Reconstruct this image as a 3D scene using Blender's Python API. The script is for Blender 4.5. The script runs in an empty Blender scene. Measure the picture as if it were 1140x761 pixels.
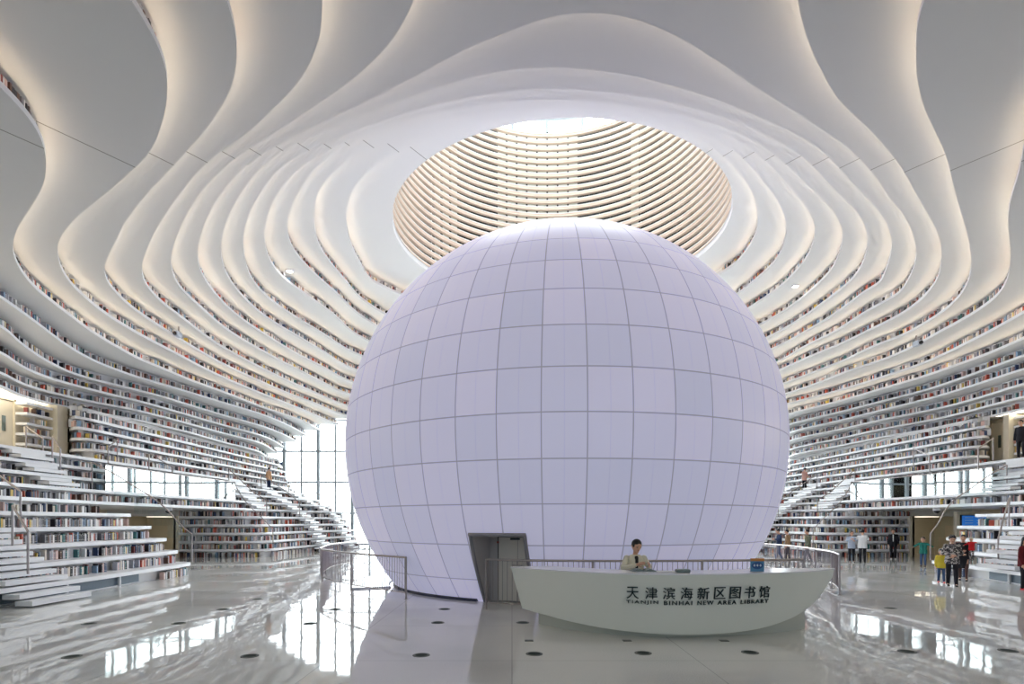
import bpy, bmesh, math, random
import numpy as np
from mathutils import Vector, Matrix
random.seed(7)
PI = math.pi
SC = bpy.context.scene
COL = SC.collection

# ------------------------------------------------------------------ camera, sky, exposure
F, CX, HY, HC = 620.0, 570.0, 580.0, 2.1          # focal length in px, principal column, horizon row, eye height
cam_data = bpy.data.cameras.new('camera')
cam_data.sensor_width = 36.0
cam_data.lens = F / 1140 * 36
cam_data.shift_y = (HY - 380.5) / 1140
cam_data.clip_end = 400
cam = bpy.data.objects.new('camera', cam_data)
cam.location = (0, 0, HC)
cam.rotation_euler = (PI / 2, 0, 0)
COL.objects.link(cam)
SC.camera = cam

W_SKY = 9.0
world = bpy.data.worlds.new('overcast_sky')
SC.world = world
world.use_nodes = True
wn = world.node_tree
wn.nodes['Background'].inputs[0].default_value = (0.93, 0.97, 1.0, 1)
wn.nodes['Background'].inputs[1].default_value = W_SKY
SC.view_settings.view_transform = 'Standard'
SC.view_settings.look = 'None'
SC.view_settings.gamma = 1
SC.view_settings.use_curve_mapping = False
SC.view_settings.exposure = 0.0
SC.cycles.use_denoising = True
SC.cycles.max_bounces = 12
SC.cycles.diffuse_bounces = 8
SC.cycles.glossy_bounces = 4
SC.cycles.transparent_max_bounces = 12
SC.cycles.sample_clamp_indirect = 6
SC.cycles.caustics_reflective = False
SC.cycles.caustics_refractive = False
def portal(loc, rot, sx, sy):
    """tells the sampler where the sky comes in; gives no light of its own"""
    l = bpy.data.lights.new('sky_portal', 'AREA'); l.shape = 'RECTANGLE'; l.size = sx; l.size_y = sy; l.cycles.is_portal = True
    o = bpy.data.objects.new('sky_portal', l); o.location = loc; o.rotation_euler = rot; COL.objects.link(o)
portal((1.85, 46.6, 7.7), (-PI / 2, 0, 0), 48, 15.6)
portal((1.85, -7.4, 7.7), (PI / 2, 0, 0), 48, 15.6)
portal((2.14, 25.85, 29.2), (0, 0, 0), 17, 17)
LED_COVE = 10.5        # cove strips on the ceiling tiers
LED_DOOR = 7.0         # light panel over the doors
GLOW_SPHERE = 0.35

# ------------------------------------------------------------------ materials
def lin(c):
    return tuple(((v / 12.92) if v <= .04045 else ((v + .055) / 1.055) ** 2.4) for v in c)
def rgb(r, g, b):
    return lin((r / 255, g / 255, b / 255)) + (1,)
MATS = {}
def mat(name, col, rough=.5, metal=0.0, emit=None, spec=.5):
    if name in MATS: return MATS[name]
    m = bpy.data.materials.new(name); m.use_nodes = True
    p = m.node_tree.nodes['Principled BSDF']
    p.inputs['Base Color'].default_value = col
    p.inputs['Roughness'].default_value = rough
    p.inputs['Metallic'].default_value = metal
    p.inputs['Specular IOR Level'].default_value = spec
    if emit:
        p.inputs['Emission Color'].default_value = emit[0]
        p.inputs['Emission Strength'].default_value = emit[1]
    MATS[name] = m
    return m
def mottled(name, col, amount=.04, scale=3.0, rough=.5, spec=.4):
    """a paint or cloth colour with a slight unevenness of its own"""
    m = mat(name, col, rough, spec=spec)
    t = m.node_tree; p = t.nodes['Principled BSDF']
    tc = t.nodes.new('ShaderNodeTexCoord'); nz = t.nodes.new('ShaderNodeTexNoise')
    nz.inputs['Scale'].default_value = scale; nz.inputs['Detail'].default_value = 3
    t.links.new(tc.outputs['Object'], nz.inputs['Vector'])
    mx = t.nodes.new('ShaderNodeMix'); mx.data_type = 'RGBA'
    mx.inputs[6].default_value = tuple(c * (1 - amount) for c in col[:3]) + (1,)
    mx.inputs[7].default_value = tuple(min(1, c * (1 + amount)) for c in col[:3]) + (1,)
    t.links.new(nz.outputs['Fac'], mx.inputs[0]); t.links.new(mx.outputs[2], p.inputs['Base Color'])
    return m
WHITE = mottled('white_plaster', (.76, .76, .755, 1), .012, .6, .55)
TIER = mottled('white_shelf_paint', (.80, .81, .83, 1), .012, 1.5, .4)
STEP = mottled('white_solid_surface', (.80, .81, .83, 1), .015, 2.0, .3)
CREAM = mottled('cream_wall_paint', rgb(222, 213, 192), .02, 2.0, .5)
STEEL = mat('brushed_steel', rgb(168, 160, 158), .28, .85)
DARK = mat('dark_metal', rgb(40, 44, 52), .4, .3)
BLACK = mat('black_plastic', rgb(18, 20, 24), .35)
GREYM = mat('grey_metal_frame', rgb(176, 186, 192), .4, .1)
DOORG = mottled('grey_door_paint', rgb(196, 192, 194), .02, 3, .45)
def emitter(name, col, s):
    m = bpy.data.materials.new(name); m.use_nodes = True
    t = m.node_tree; t.nodes.clear()
    e = t.nodes.new('ShaderNodeEmission'); e.inputs[0].default_value = col; e.inputs[1].default_value = s
    o = t.nodes.new('ShaderNodeOutputMaterial'); t.links.new(e.outputs[0], o.inputs[0]); return m
COVE = emitter('warm_cove_light', (1, .80, .56, 1), LED_COVE)
DOORLIGHT = emitter('door_light_panel', (1, .90, .72, 1), LED_DOOR)
PASSFILL = emitter('passage_fill_glow', (1, .90, .72, 1), 2.2)  # added glow that brightens the two passages, no known fitting
SPOT = emitter('spot_lamp', (1, .97, .9, 1), 40)
def glass(name, tint, refl=.10):
    m = bpy.data.materials.new(name); m.use_nodes = True
    t = m.node_tree; t.nodes.clear()
    a = t.nodes.new('ShaderNodeBsdfTransparent'); a.inputs[0].default_value = tint
    g = t.nodes.new('ShaderNodeBsdfGlossy'); g.inputs['Roughness'].default_value = .02; g.inputs[0].default_value = (.55, .58, .58, 1)
    f = t.nodes.new('ShaderNodeFresnel'); f.inputs[0].default_value = 1.45
    k = t.nodes.new('ShaderNodeMath'); k.operation = 'ADD'; k.inputs[1].default_value = refl; k.use_clamp = True
    t.links.new(f.outputs[0], k.inputs[0])
    x = t.nodes.new('ShaderNodeMixShader'); o = t.nodes.new('ShaderNodeOutputMaterial')
    t.links.new(k.outputs[0], x.inputs[0]); t.links.new(a.outputs[0], x.inputs[1]); t.links.new(g.outputs[0], x.inputs[2])
    t.links.new(x.outputs[0], o.inputs[0]); return m
GLASS = glass('clear_balustrade_glass', (.90, .96, .95, 1), .0)
PANE = glass('window_glass', (.97, .99, .99, 1), .0)
PANE_DIM = glass('light_cutting_front_glass', (.31, .33, .335, 1), .0)  # tint added to hold back daylight from the unseen front facade

def floor_material():
    m = mat('polished_grey_terrazzo', rgb(170, 172, 170), .03)
    t = m.node_tree; p = t.nodes['Principled BSDF']
    p.inputs['Specular IOR Level'].default_value = .75
    tc = t.nodes.new('ShaderNodeTexCoord')
    n1 = t.nodes.new('ShaderNodeTexNoise'); n1.inputs['Scale'].default_value = 60; n1.inputs['Detail'].default_value = 4
    n2 = t.nodes.new('ShaderNodeTexNoise'); n2.inputs['Scale'].default_value = .35; n2.inputs['Detail'].default_value = 2
    t.links.new(tc.outputs['Object'], n1.inputs['Vector']); t.links.new(tc.outputs['Object'], n2.inputs['Vector'])
    ad = t.nodes.new('ShaderNodeMath'); ad.operation = 'ADD'
    t.links.new(n1.outputs['Fac'], ad.inputs[0]); t.links.new(n2.outputs['Fac'], ad.inputs[1])
    cr = t.nodes.new('ShaderNodeValToRGB'); cr.color_ramp.elements[0].position = .6; cr.color_ramp.elements[1].position = 1.4
    cr.color_ramp.elements[0].color = rgb(184, 186, 184); cr.color_ramp.elements[1].color = rgb(218, 218, 215)
    t.links.new(ad.outputs[0], cr.inputs[0])
    # joints of the big slabs, 2.8 m apart
    br = t.nodes.new('ShaderNodeTexBrick'); br.offset = 0
    br.inputs['Scale'].default_value = 1; br.inputs['Brick Width'].default_value = 2.8; br.inputs['Row Height'].default_value = 2.8
    br.inputs['Mortar Size'].default_value = .006; br.inputs['Mortar Smooth'].default_value = 0
    t.links.new(tc.outputs['Object'], br.inputs['Vector'])
    mx = t.nodes.new('ShaderNodeMix'); mx.data_type = 'RGBA'
    mx.inputs[7].default_value = rgb(174, 175, 173)
    t.links.new(br.outputs['Fac'], mx.inputs[0]); t.links.new(cr.outputs[0], mx.inputs[6])
    t.links.new(mx.outputs[2], p.inputs['Base Color'])
    nb = t.nodes.new('ShaderNodeTexNoise'); nb.inputs['Scale'].default_value = .9; nb.inputs['Detail'].default_value = 1.5
    t.links.new(tc.outputs['Object'], nb.inputs['Vector'])
    bu = t.nodes.new('ShaderNodeBump'); bu.inputs['Strength'].default_value = .10; bu.inputs['Distance'].default_value = .05
    t.links.new(nb.outputs['Fac'], bu.inputs['Height']); t.links.new(bu.outputs[0], p.inputs['Normal'])
    return m
FLOOR = floor_material()

def soffit_material():
    """white ceiling board with the thin dark movement joints that run out from the skylight"""
    m = mat('white_ceiling_board', (.74, .74, .735, 1), .6)
    t = m.node_tree; p = t.nodes['Principled BSDF']
    tc = t.nodes.new('ShaderNodeTexCoord'); sp = t.nodes.new('ShaderNodeSeparateXYZ')
    t.links.new(tc.outputs['Object'], sp.inputs[0])
    def line(x0, y0, x1, y1):
        dx, dy = x1 - x0, y1 - y0; l = math.hypot(dx, dy); a, b = -dy / l, dx / l; c = -(a * x0 + b * y0)
        m1 = t.nodes.new('ShaderNodeMath'); m1.operation = 'MULTIPLY_ADD'; m1.inputs[1].default_value = a; m1.inputs[2].default_value = c
        t.links.new(sp.outputs['X'], m1.inputs[0])
        m2 = t.nodes.new('ShaderNodeMath'); m2.operation = 'MULTIPLY_ADD'; m2.inputs[1].default_value = b
        t.links.new(sp.outputs['Y'], m2.inputs[0]); t.links.new(m1.outputs[0], m2.inputs[2])
        m3 = t.nodes.new('ShaderNodeMath'); m3.operation = 'ABSOLUTE'; t.links.new(m2.outputs[0], m3.inputs[0])
        m4 = t.nodes.new('ShaderNodeMath'); m4.operation = 'LESS_THAN'; m4.inputs[1].default_value = .016; t.links.new(m3.outputs[0], m4.inputs[0])
        return m4.outputs[0]
    a = line(-9.5, 11.1, -3.5, 19.9); b = line(13.2, 11.4, 7.4, 19.5)
    ad = t.nodes.new('ShaderNodeMath'); ad.operation = 'MAXIMUM'
    t.links.new(a, ad.inputs[0]); t.links.new(b, ad.inputs[1])
    mx = t.nodes.new('ShaderNodeMix'); mx.data_type = 'RGBA'
    mx.inputs[6].default_value = (.74, .74, .735, 1); mx.inputs[7].default_value = (.30, .29, .27, 1)
    t.links.new(ad.outputs[0], mx.inputs[0]); t.links.new(mx.outputs[2], p.inputs['Base Color'])
    return m
SOFFIT = soffit_material()

# ------------------------------------------------------------------ mesh helpers
class MB:
    def __init__(s): s.v, s.f, s.m = [], [], []
    def face(s, pts, mi=0):
        n = len(s.v); s.v += [tuple(p) for p in pts]; s.f.append(tuple(range(n, n + len(pts)))); s.m.append(mi)
    def grid(s, rows, closed=False, mi=0):
        """rows: lists of points; quads between neighbours"""
        n = len(s.v); k = len(rows[0])
        for r in rows: s.v += [tuple(p) for p in r]
        for a in range(len(rows) - 1):
            for b in range(k if closed else k - 1):
                c = (b + 1) % k
                s.f.append((n + a * k + b, n + a * k + c, n + (a + 1) * k + c, n + (a + 1) * k + b)); s.m.append(mi)
    def box(s, c, d, mi=0, rz=0.0):
        x, y, z = (q / 2 for q in d); co, si = math.cos(rz), math.sin(rz); n = len(s.v)
        for i, j, k in ((-1,-1,-1),(1,-1,-1),(1,1,-1),(-1,1,-1),(-1,-1,1),(1,-1,1),(1,1,1),(-1,1,1)):
            px, py = i * x, j * y
            s.v.append((c[0] + px * co - py * si, c[1] + px * si + py * co, c[2] + k * z))
        for q in ((0,3,2,1),(4,5,6,7),(0,1,5,4),(1,2,6,5),(2,3,7,6),(3,0,4,7)):
            s.f.append(tuple(n + i for i in q)); s.m.append(mi)
    def prism(s, poly, z0, z1, mi=0):
        n = len(s.v); k = len(poly)
        s.v += [(p[0], p[1], z0) for p in poly] + [(p[0], p[1], z1) for p in poly]
        s.f.append(tuple(range(n + k - 1, n - 1, -1))); s.m.append(mi)
        s.f.append(tuple(range(n + k, n + 2 * k))); s.m.append(mi)
        for a in range(k):
            b = (a + 1) % k; s.f.append((n + a, n + b, n + k + b, n + k + a)); s.m.append(mi)
    def tube(s, pts, r, seg=8, mi=0, closed=False):
        pts = [Vector(p) for p in pts]; rr = r if isinstance(r, (list, tuple)) else [r] * len(pts)
        up = Vector((0, 0, 1)); rows = []; last = None
        for i, p in enumerate(pts):
            if closed: d = pts[(i + 1) % len(pts)] - pts[i - 1]
            else: d = pts[min(i + 1, len(pts) - 1)] - pts[max(i - 1, 0)]
            d.normalize()
            if last is None:
                a = d.cross(up if abs(d.z) < .95 else Vector((1, 0, 0))).normalized()
            else:
                a = (last - d * last.dot(d)).normalized()
            last = a; b = d.cross(a)
            rows.append([p + (a * math.cos(2 * PI * k / seg) + b * math.sin(2 * PI * k / seg)) * rr[i] for k in range(seg)])
        if closed: rows.append(rows[0])
        s.grid(rows, True, mi)
        if not closed:
            s.face(rows[0][::-1], mi); s.face(rows[-1], mi)
    def ball(s, c, r, nu=14, nv=9, mi=0, top=PI, rot=None):
        rx, ry, rz = (r, r, r) if not isinstance(r, (list, tuple)) else r
        rows = []
        for j in range(nv + 1):
            a = top * j / nv; row = []
            for i in range(nu):
                t = 2 * PI * i / nu
                p = Vector((rx * math.sin(a) * math.cos(t), ry * math.sin(a) * math.sin(t), rz * math.cos(a)))
                if rot: p = rot @ p
                row.append(p + Vector(c))
            rows.append(row)
        s.grid(rows[::-1], True, mi)
    def lathe(s, prof, seg=24, c=(0, 0, 0), mi=0):
        rows = [[(c[0] + r * math.cos(2 * PI * k / seg), c[1] + r * math.sin(2 * PI * k / seg), c[2] + z) for k in range(seg)] for r, z in prof]
        s.grid(rows, True, mi)
    def build(s, name, mats, parent=None, smooth=False, loc=None):
        me = bpy.data.meshes.new(name); me.from_pydata(s.v, [], s.f)
        for m in (mats if isinstance(mats, (list, tuple)) else [mats]): me.materials.append(m)
        if any(s.m): me.polygons.foreach_set('material_index', s.m)
        if smooth is True: me.polygons.foreach_set('use_smooth', [True] * len(me.polygons))
        me.update()
        o = bpy.data.objects.new(name, me); COL.objects.link(o)
        if loc is not None: o.location = loc
        if parent: o.parent = parent
        return o
def weld(o, angle=None):
    bm = bmesh.new(); bm.from_mesh(o.data)
    bmesh.ops.remove_doubles(bm, verts=bm.verts, dist=1e-4)
    bmesh.ops.recalc_face_normals(bm, faces=bm.faces)
    if angle is not None:
        for f in bm.faces: f.smooth = True
        for e in bm.edges:
            if len(e.link_faces) == 2 and e.calc_face_angle(0) > angle: e.smooth = False
    bm.to_mesh(o.data); bm.free(); return o
def empty(name, loc=(0, 0, 0), rz=0.0):
    o = bpy.data.objects.new(name, None); o.location = loc; o.rotation_euler = (0, 0, rz); o.empty_display_size = .2
    COL.objects.link(o); return o
def tag(o, label=None, cat=None, group=None, kind=None):
    if label: o['label'] = label
    if cat: o['category'] = cat
    if group: o['group'] = group
    if kind: o['kind'] = kind
    return o
def structure(o): o['kind'] = 'structure'; return o
def copy_tree(o, parent=None):
    c = o.copy(); COL.objects.link(c); c.parent = parent
    for ch in list(o.children): copy_tree(ch, c)
    return c
def at(px, py, Y): return Vector(((px - CX) / F * Y, Y, HC + (HY - py) / F * Y))
def on_floor(px, py, z=0.0):
    Y = (HC - z) * F / (py - HY); return ((px - CX) / F * Y, Y)
def pix(p): return (CX + F * p[0] / p[1], HY - F * (p[2] - HC) / p[1])

# ------------------------------------------------------------------ plan curves of the tiers
Y_BACK, Y_FRONT, AX = 46.0, -6.6, 1.85
OX,OY=1.85,22.0
def zt(i): return .48*(32-i)
# pixel traces of the lip edge of every tier: left side then right side
PX={
1:[(415,313),(403,296),(392,275),(386,247),(386.7,230),(393,211.7),(405,196.7),(423,181.7),(443,170),(475,156),(522,142),(570,134.5),(620,129.5),(670,132),(720,139.5),(757,149),(780,157),(797,168),(813,181.7),(826.7,196.7),(836.7,213),(842.5,230),(843.7,247),(840,263),(831,279),(818,294)],
2:[(404,334),(385,313),(368,293),(356,275),(350,247),(351,228),(356.7,210),(368,195),(385,180),(405,169),(432,159.5),(475,147.5),(522,138),(570,130),(620,125.8),(670,128),(720,136),(757.5,147),(780,149.5),(801.7,158.5),(823,173),(841.7,191.7),(855,208),(868,228),(874,245),(875,255.5),(871,276.6),(863,291),(850,304)],
3:[(402,352),(375,327),(348,303),(330,283),(322,268),(320,257),(321,243),(326.7,225),(336.7,206.7),(351.7,187.5),(373,170),(391.7,161),(418,151),(452,141.5),(485,134),(522.5,127.5),(570,121.7),(620,119.5),(670,122),(720,129),(770,141),(806.7,149.5),(833,164),(855,181.7),(873,201),(890,221),(903,240),(907,255.5),(905,271),(896,290),(877.6,311),(863,324),(850,333)],
4:[(396,372),(370,349),(340,328),(315,309),(300,289),(295,270),(295,257),(297.5,243),(303,227),(313,210),(328,192),(352.5,175),(380,160),(410,149),(447.5,136),(485,126),(522.5,119),(570,113),(620,111),(670,114),(720,121),(770,131.5),(813,144),(846.7,161.7),(873,181.7),(895,201.7),(916.7,223),(931.7,241.7),(938,259.5),(937.5,270),(933,286),(923.7,303),(908,318.7),(883,339.6),(863,352.8),(850,360)],
5:[(392,392),(360,372),(330,354),(300,333),(281,312),(273,290),(271,275),(275,245),(285,223),(295,208),(307.5,191),(322.5,179),(347.5,166),(372.5,155),(410,140),(447.5,127.5),(485,116),(522.5,109),(570,101),(620,99),(670,102),(720,109),(770,120),(807,131),(838,142.5),(871.7,160),(896.7,177.5),(920,201),(940,221.7),(956.7,240),(964,255),(966,268.7),(963,286),(955,303),(942,318),(931.6,326),(909,343),(883,360.7),(863,372),(852.6,377)],
6:[(391,410),(360,391.5),(330,374),(297,354),(270,330),(253,307),(246.5,285),(248,262),(255,240),(268,215),(285,193),(305,175),(327.5,161),(360,146.5),(385,136),(422.5,120),(460,106),(497.5,94),(535,84),(570,77.5),(607.5,75),(645,76),(682.5,81),(720,88),(770,102),(820,119.5),(850,132),(880,146.7),(910,164),(933,186),(950,205),(970,226),(980,237),(989.5,255.5),(992.5,270),(991,286),(985.5,301.6),(975,318.7),(968.4,322),(948.7,336),(922,354.7),(896,370),(863,387.6)],
7:[(388,424),(360,409),(330,394),(297,374),(262,350),(237,324),(223,301),(220,285),(224,262),(234,235),(250,210),(268,190),(285,177),(310,161.5),(347.5,141),(385,124),(422.5,106),(460,86),(497.5,66),(535,47.5),(570,34),(595,24),(625,16),(657.5,14),(682.5,16),(710,22.5),(745,36),(782.5,57.5),(820,82.5),(855,106),(893,130),(918,146),(946.7,166.7),(965,185),(990,220),(1003,235.5),(1013.7,252.6),(1018,268.4),(1020,280),(1017.6,297),(1008,317),(998,329.6),(981.6,338),(955,353.4),(929,370),(896,386),(866,403.4)],
8:[(385,438),(360,426),(330,411),(290,390),(255,369),(222,341),(201,321),(192,303),(191,285),(199,258),(213,230),(229,207),(247.5,189),(265,174),(285,160.5),(322.5,137.5),(355,116),(385,95),(415,69),(437.5,45),(452.5,22.5),(461.7,0),'F',(886,0),(892.5,25),(902.5,55),(917.5,85),(932.5,110),(955,132.5),(980,157.5),(1005,189),(1017.6,212),(1029.5,233),(1040,251),(1046,266),(1048,281.6),(1046.6,300),(1042.6,313),(1033,326),(1019,339.5),(1003,350.7),(968.4,368),(935.5,383.7),(902.6,397),(876,409)],
9:[(384,451),(350,437),(320,424),(285,407),(240,382),(205,356),(178,335),(163,318),(158,302),(161,285),(170,263),(183,240),(201,215),(222.5,189),(237.5,176),(262.5,157.5),(285,140),(310,116),(330,95),(345,72.5),(355,50),(360,27.5),(361,0),'F',(1025,0),(1020,32.5),(1019,62.5),(1021,92.5),(1027.5,117.5),(1040,145),(1052.5,172.5),(1059.7,200),(1063.7,216),(1069,234),(1075.5,256.6),(1079.5,273.7),(1081,289.5),(1080.8,298.7),(1078,313),(1069,329),(1053,345),(1032,359),(1009.7,371.7),(968,388),(942,401),(916,411),(873.7,427)],
10:[(383,462),(350,449),(320,438),(290,425),(245,404),(200,378),(170,359),(142,339),(129,326),(119.7,314.5),(116.4,304),(118.4,289.5),(123.7,279),(131.6,263),(139.5,247),(150,233),(167,212),(189,189),(207.5,168.7),(225,150),(245,122.5),(257.5,100),(263.7,77.5),(265.7,52.5),(262.5,22.5),(255,0),'F',(1140,160),(1135,189),(1132,200),(1126.8,215.8),(1123,233),(1122,252.6),(1123.5,265.8),(1125,281.6),(1124,300),(1120,314.5),(1108.4,331.6),(1090,345.4),(1069,358),(1042.6,372),(1016,387),(990,398.5),(942,414.5),(909,427.6),(875.7,438.8)],
11:[(372,471),(355,464),(330,453.5),(300,442),(270,430),(230,412),(190,391),(150,370),(131.6,359),(112,346),(94.7,331.6),(81.6,319.7),(73.7,309),(68.4,300),(65.8,292),(64,281.6),(65.8,268.4),(71,258),(79,248),(98.7,231.6),(118.4,215),(136,200),(150,187),(167.5,170),(177.5,147.5),(185,120),(188,92.5),(185,67),(175,40),(162.5,20),(147.5,0),'F',(1140,348.7),(1121.6,359),(1102,369.7),(1075.5,383),(1049,396),(1023,407),(990,418),(935,435),(877,450)],
12:[(355,480),(353,476.5),(342,471),(322.6,463.5),(296,455),(270,445),(245,435.5),(219,426.5),(192.6,415.8),(173,407.5),(153,399.5),(139.5,392),(118.4,380),(100,368.4),(79,352.6),(56.6,335.5),(39.5,321.7),(22.4,300),(15,284),(14,273.7),(17.8,258),(25,244.7),(36.8,227.6),(46.7,210.5),(50.7,200),(52.5,180),(49,160),(40,140),(30,125),(15,107.5),(0,96),'F',(1140,377.6),(1121.6,385.5),(1088.7,399),(1063.7,407.6),(1029.5,419.5),(990,431),(935,447),(879,461)],
13:[(339,483),(330,478),(312,469.5),(290,461),(250,449),(215,438.5),(180,428),(150,419.5),(131.6,413),(105,402.5),(81.6,389.5),(59,374),(39.5,359),(19.7,344.7),(0,331),'F',(1140,396.4),(1108,408),(1069,422),(1029.5,435),(990,445),(935,459),(880,472)],
14:[(327,489),(312,482),(290,474),(250,463),(215,452.5),(180,442),(150,434),(118.4,427),(85.5,418),(59,406),(39.5,394.5),(19.7,380),(0,363),'F',(1140,411.6),(1095,426),(1042.6,442),(990,455),(935,468.5),(880,481)],
15:[(316.7,498),(305,490.5),(290,484.5),(250,474),(215,464),(180,454),(150,446),(118,438.5),(92,432),(66,425),(39.5,416),(19.7,406),(0,392.5),'F',(1140,428),(1095,442),(1042.6,455.7),(990,466),(935,478.5),(880,490)],
16:[(310,505),(300,498),(290,493),(250,483),(215,473.5),(180,464),(150,456.5),(112,450),(79,443),(46,435),(19.7,426),(0,415),'F',(1140,442.5),(1095,454),(1042.6,467),(990,476.5),(935,488.5),(880,500)],
17:[(303,513),(296,507),(290,503),(250,493),(215,483),(180,473),(150,466),(105,459.5),(79,454.5),(52.6,448.4),(26,440),(0,428),'F',(1140,455.7),(1095,466),(1042.6,477),(990,484.5),(935,496),(880,507)],
}
# plan points of the parts the frame or the sphere hides
FR={8:[(-.6,8.4),(1.7,7.6),(4.1,8.4)],9:[(-2.2,6.5),(1.9,4.5),(6.2,6.5)],10:[(-4,6),(-1.5,2.2),(2,1.0),(6.5,3),(9.8,8)],
11:[(-5,4),(-3.6,-2),(2,-5),(8,-2),(11,5),(13.5,12),(17.5,17.5)],
12:[(-7.6,5.5),(-6.6,0),(-6.2,-6.6),(1.8,-14),(11,-6.6),(12,2),(14.5,10),(18.6,17.5)],
13:[(-14.8,11),(-13.5,3),(-12.5,-6.6),(1.8,-20),(16,-6.6),(17,3),(18.6,11),(20.6,18)],
14:[(-16.4,11),(-15.2,3),(-14.5,-6.6),(1.8,-22),(18,-6.6),(19,3),(20.4,11),(21.6,18)],
15:[(-17.6,11),(-17,3),(-16.5,-6.6),(1.8,-24),(20,-6.6),(20.6,3),(21.4,11),(22.3,18)],
16:[(-18.6,13),(-18.2,3),(-18,-6.6),(1.8,-26),(21.6,-6.6),(21.8,3),(22.2,12),(22.8,19)],
17:[(-19.5,14),(-19.2,3),(-19,-6.6),(1.8,-28),(22.6,-6.6),(22.8,3),(23,12),(23.3,19)]}
BK={1:[(1.85,35.2)],2:[(-4,37),(1.85,38),(7.6,37)],3:[(-4,39),(1.85,40),(7.7,39)],4:[(-4,41),(1.85,42),(7.7,41)],5:[(-4,43),(1.85,44),(7.7,43)],
6:[(-4,45),(1.85,46),(7.7,45)],7:[(-5,46.5),(1.85,48),(8.7,46.5)],8:[(-7,47),(1.85,50),(10.7,47)],9:[(-8,49),(1.85,54),(11.7,49)],10:[(-10,49),(1.85,58),(13.7,49)],
11:[(-12,49.5),(1.85,62),(15.7,49.5)],12:[(-15,49),(1.85,64),(18.7,49)],13:[(-17,49),(1.85,66),(20.7,49)],14:[(-18,49),(1.85,68),(21.7,49)],
15:[(-19,49.5),(1.85,70),(22.7,49.5)],16:[(-19.4,49.5),(1.85,70),(23,49.5)],17:[(-19.8,49.5),(1.85,70),(23.4,49.5)]}
def back(p,z):
    v=HY-p[1]; Y=F*(z-HC)/v; return ((p[0]-CX)/F*Y,Y)
NT=720
TH=np.linspace(0,2*PI,NT,endpoint=False)
def contour(i):
    if i==0:
        c=(2.14,25.85); R=7.54
        dx,dy=np.sin(TH),-np.cos(TH)
        ox,oy=OX-c[0],OY-c[1]
        b=ox*dx+oy*dy; return -b+np.sqrt(b*b-(ox*ox+oy*oy-R*R))
    z=zt(i); pts=[]
    for p in PX[i]:
        pts+= FR[i] if p=='F' else [back(p,z)]
    pts+=BK[i][::-1]
    a=np.array(pts); d=a-np.array([OX,OY])
    th=np.arctan2(d[:,0],-d[:,1])%(2*PI)   # 0 = towards the camera, growing to +X
    r=np.hypot(d[:,0],d[:,1])
    o=np.argsort(th); th,r=th[o],r[o]
    k=len(th); T=np.concatenate([th-2*PI,th,th+2*PI]); Rr=np.concatenate([r,r,r])
    # pchip
    h=np.diff(T); dl=np.diff(Rr)/np.maximum(h,1e-6)
    m=np.zeros_like(Rr)
    for j in range(1,len(T)-1):
        if dl[j-1]*dl[j]>0:
            w1=2*h[j]+h[j-1]; w2=h[j]+2*h[j-1]
            m[j]=(w1+w2)/(w1/dl[j-1]+w2/dl[j])
    idx=np.clip(np.searchsorted(T,TH,side='right')-1,0,len(T)-2)
    hh=T[idx+1]-T[idx]; t=(TH-T[idx])/np.maximum(hh,1e-6)
    y=(2*t**3-3*t**2+1)*Rr[idx]+(t**3-2*t**2+t)*hh*m[idx]+(-2*t**3+3*t**2)*Rr[idx+1]+(t**3-t**2)*hh*m[idx+1]
    kx=np.arange(-9,10); ker=np.exp(-.5*(kx/3.0)**2); ker/=ker.sum()
    y=np.convolve(np.concatenate([y[-9:],y,y[:9]]),ker,mode='valid')
    return y
def all_contours():
    R=[contour(0)]
    for i in range(1,18):
        R.append(np.maximum(contour(i),R[-1]+.06))
    return R

# ------------------------------------------------------------------ books: a list first, meshes at the end
BOOKS = []      # (x, y, z, rotation, width, depth, height, row name)
rb = random.Random(11)
def in_sight(x, y, z, nx, ny, m=240):
    if y < 4: return False
    px, py = pix((x, y, z))
    if not (-m < px < 1140 + m and -m < py < 761 + m): return False
    if y > 22 and 450 < px < 805 and py > 260: return False      # far behind the great sphere
    return nx * (0 - x) + ny * (0 - y) > 0
def book_row(path, z, row, wmin=.03, wmax=.07, hmax=.30, gap=.14, depth=.17):
    """books along PATH; the hall lies on the right hand of the direction of travel"""
    for (x0, y0), (x1, y1) in zip(path[:-1], path[1:]):
        L = math.hypot(x1 - x0, y1 - y0)
        if L < 1e-3: continue
        tx, ty = (x1 - x0) / L, (y1 - y0) / L; nx, ny = ty, -tx
        s = book_row.left
        while s < L:
            w = rb.uniform(wmin, wmax)
            if rb.random() < gap: s += rb.uniform(.05, .30); continue
            if rb.random() < .03: w *= 2.0                         # a lying pile or a wide folder
            x, y = x0 + tx * (s + w / 2), y0 + ty * (s + w / 2)
            if s + w / 2 <= L and in_sight(x, y, z + .15, nx, ny):
                BOOKS.append((x, y, z, math.atan2(ty, tx), w * .96, depth * rb.uniform(.85, 1), hmax * rb.uniform(.72, 1), row))
            s += w
        book_row.left = s - L
book_row.left = 0.0

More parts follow.
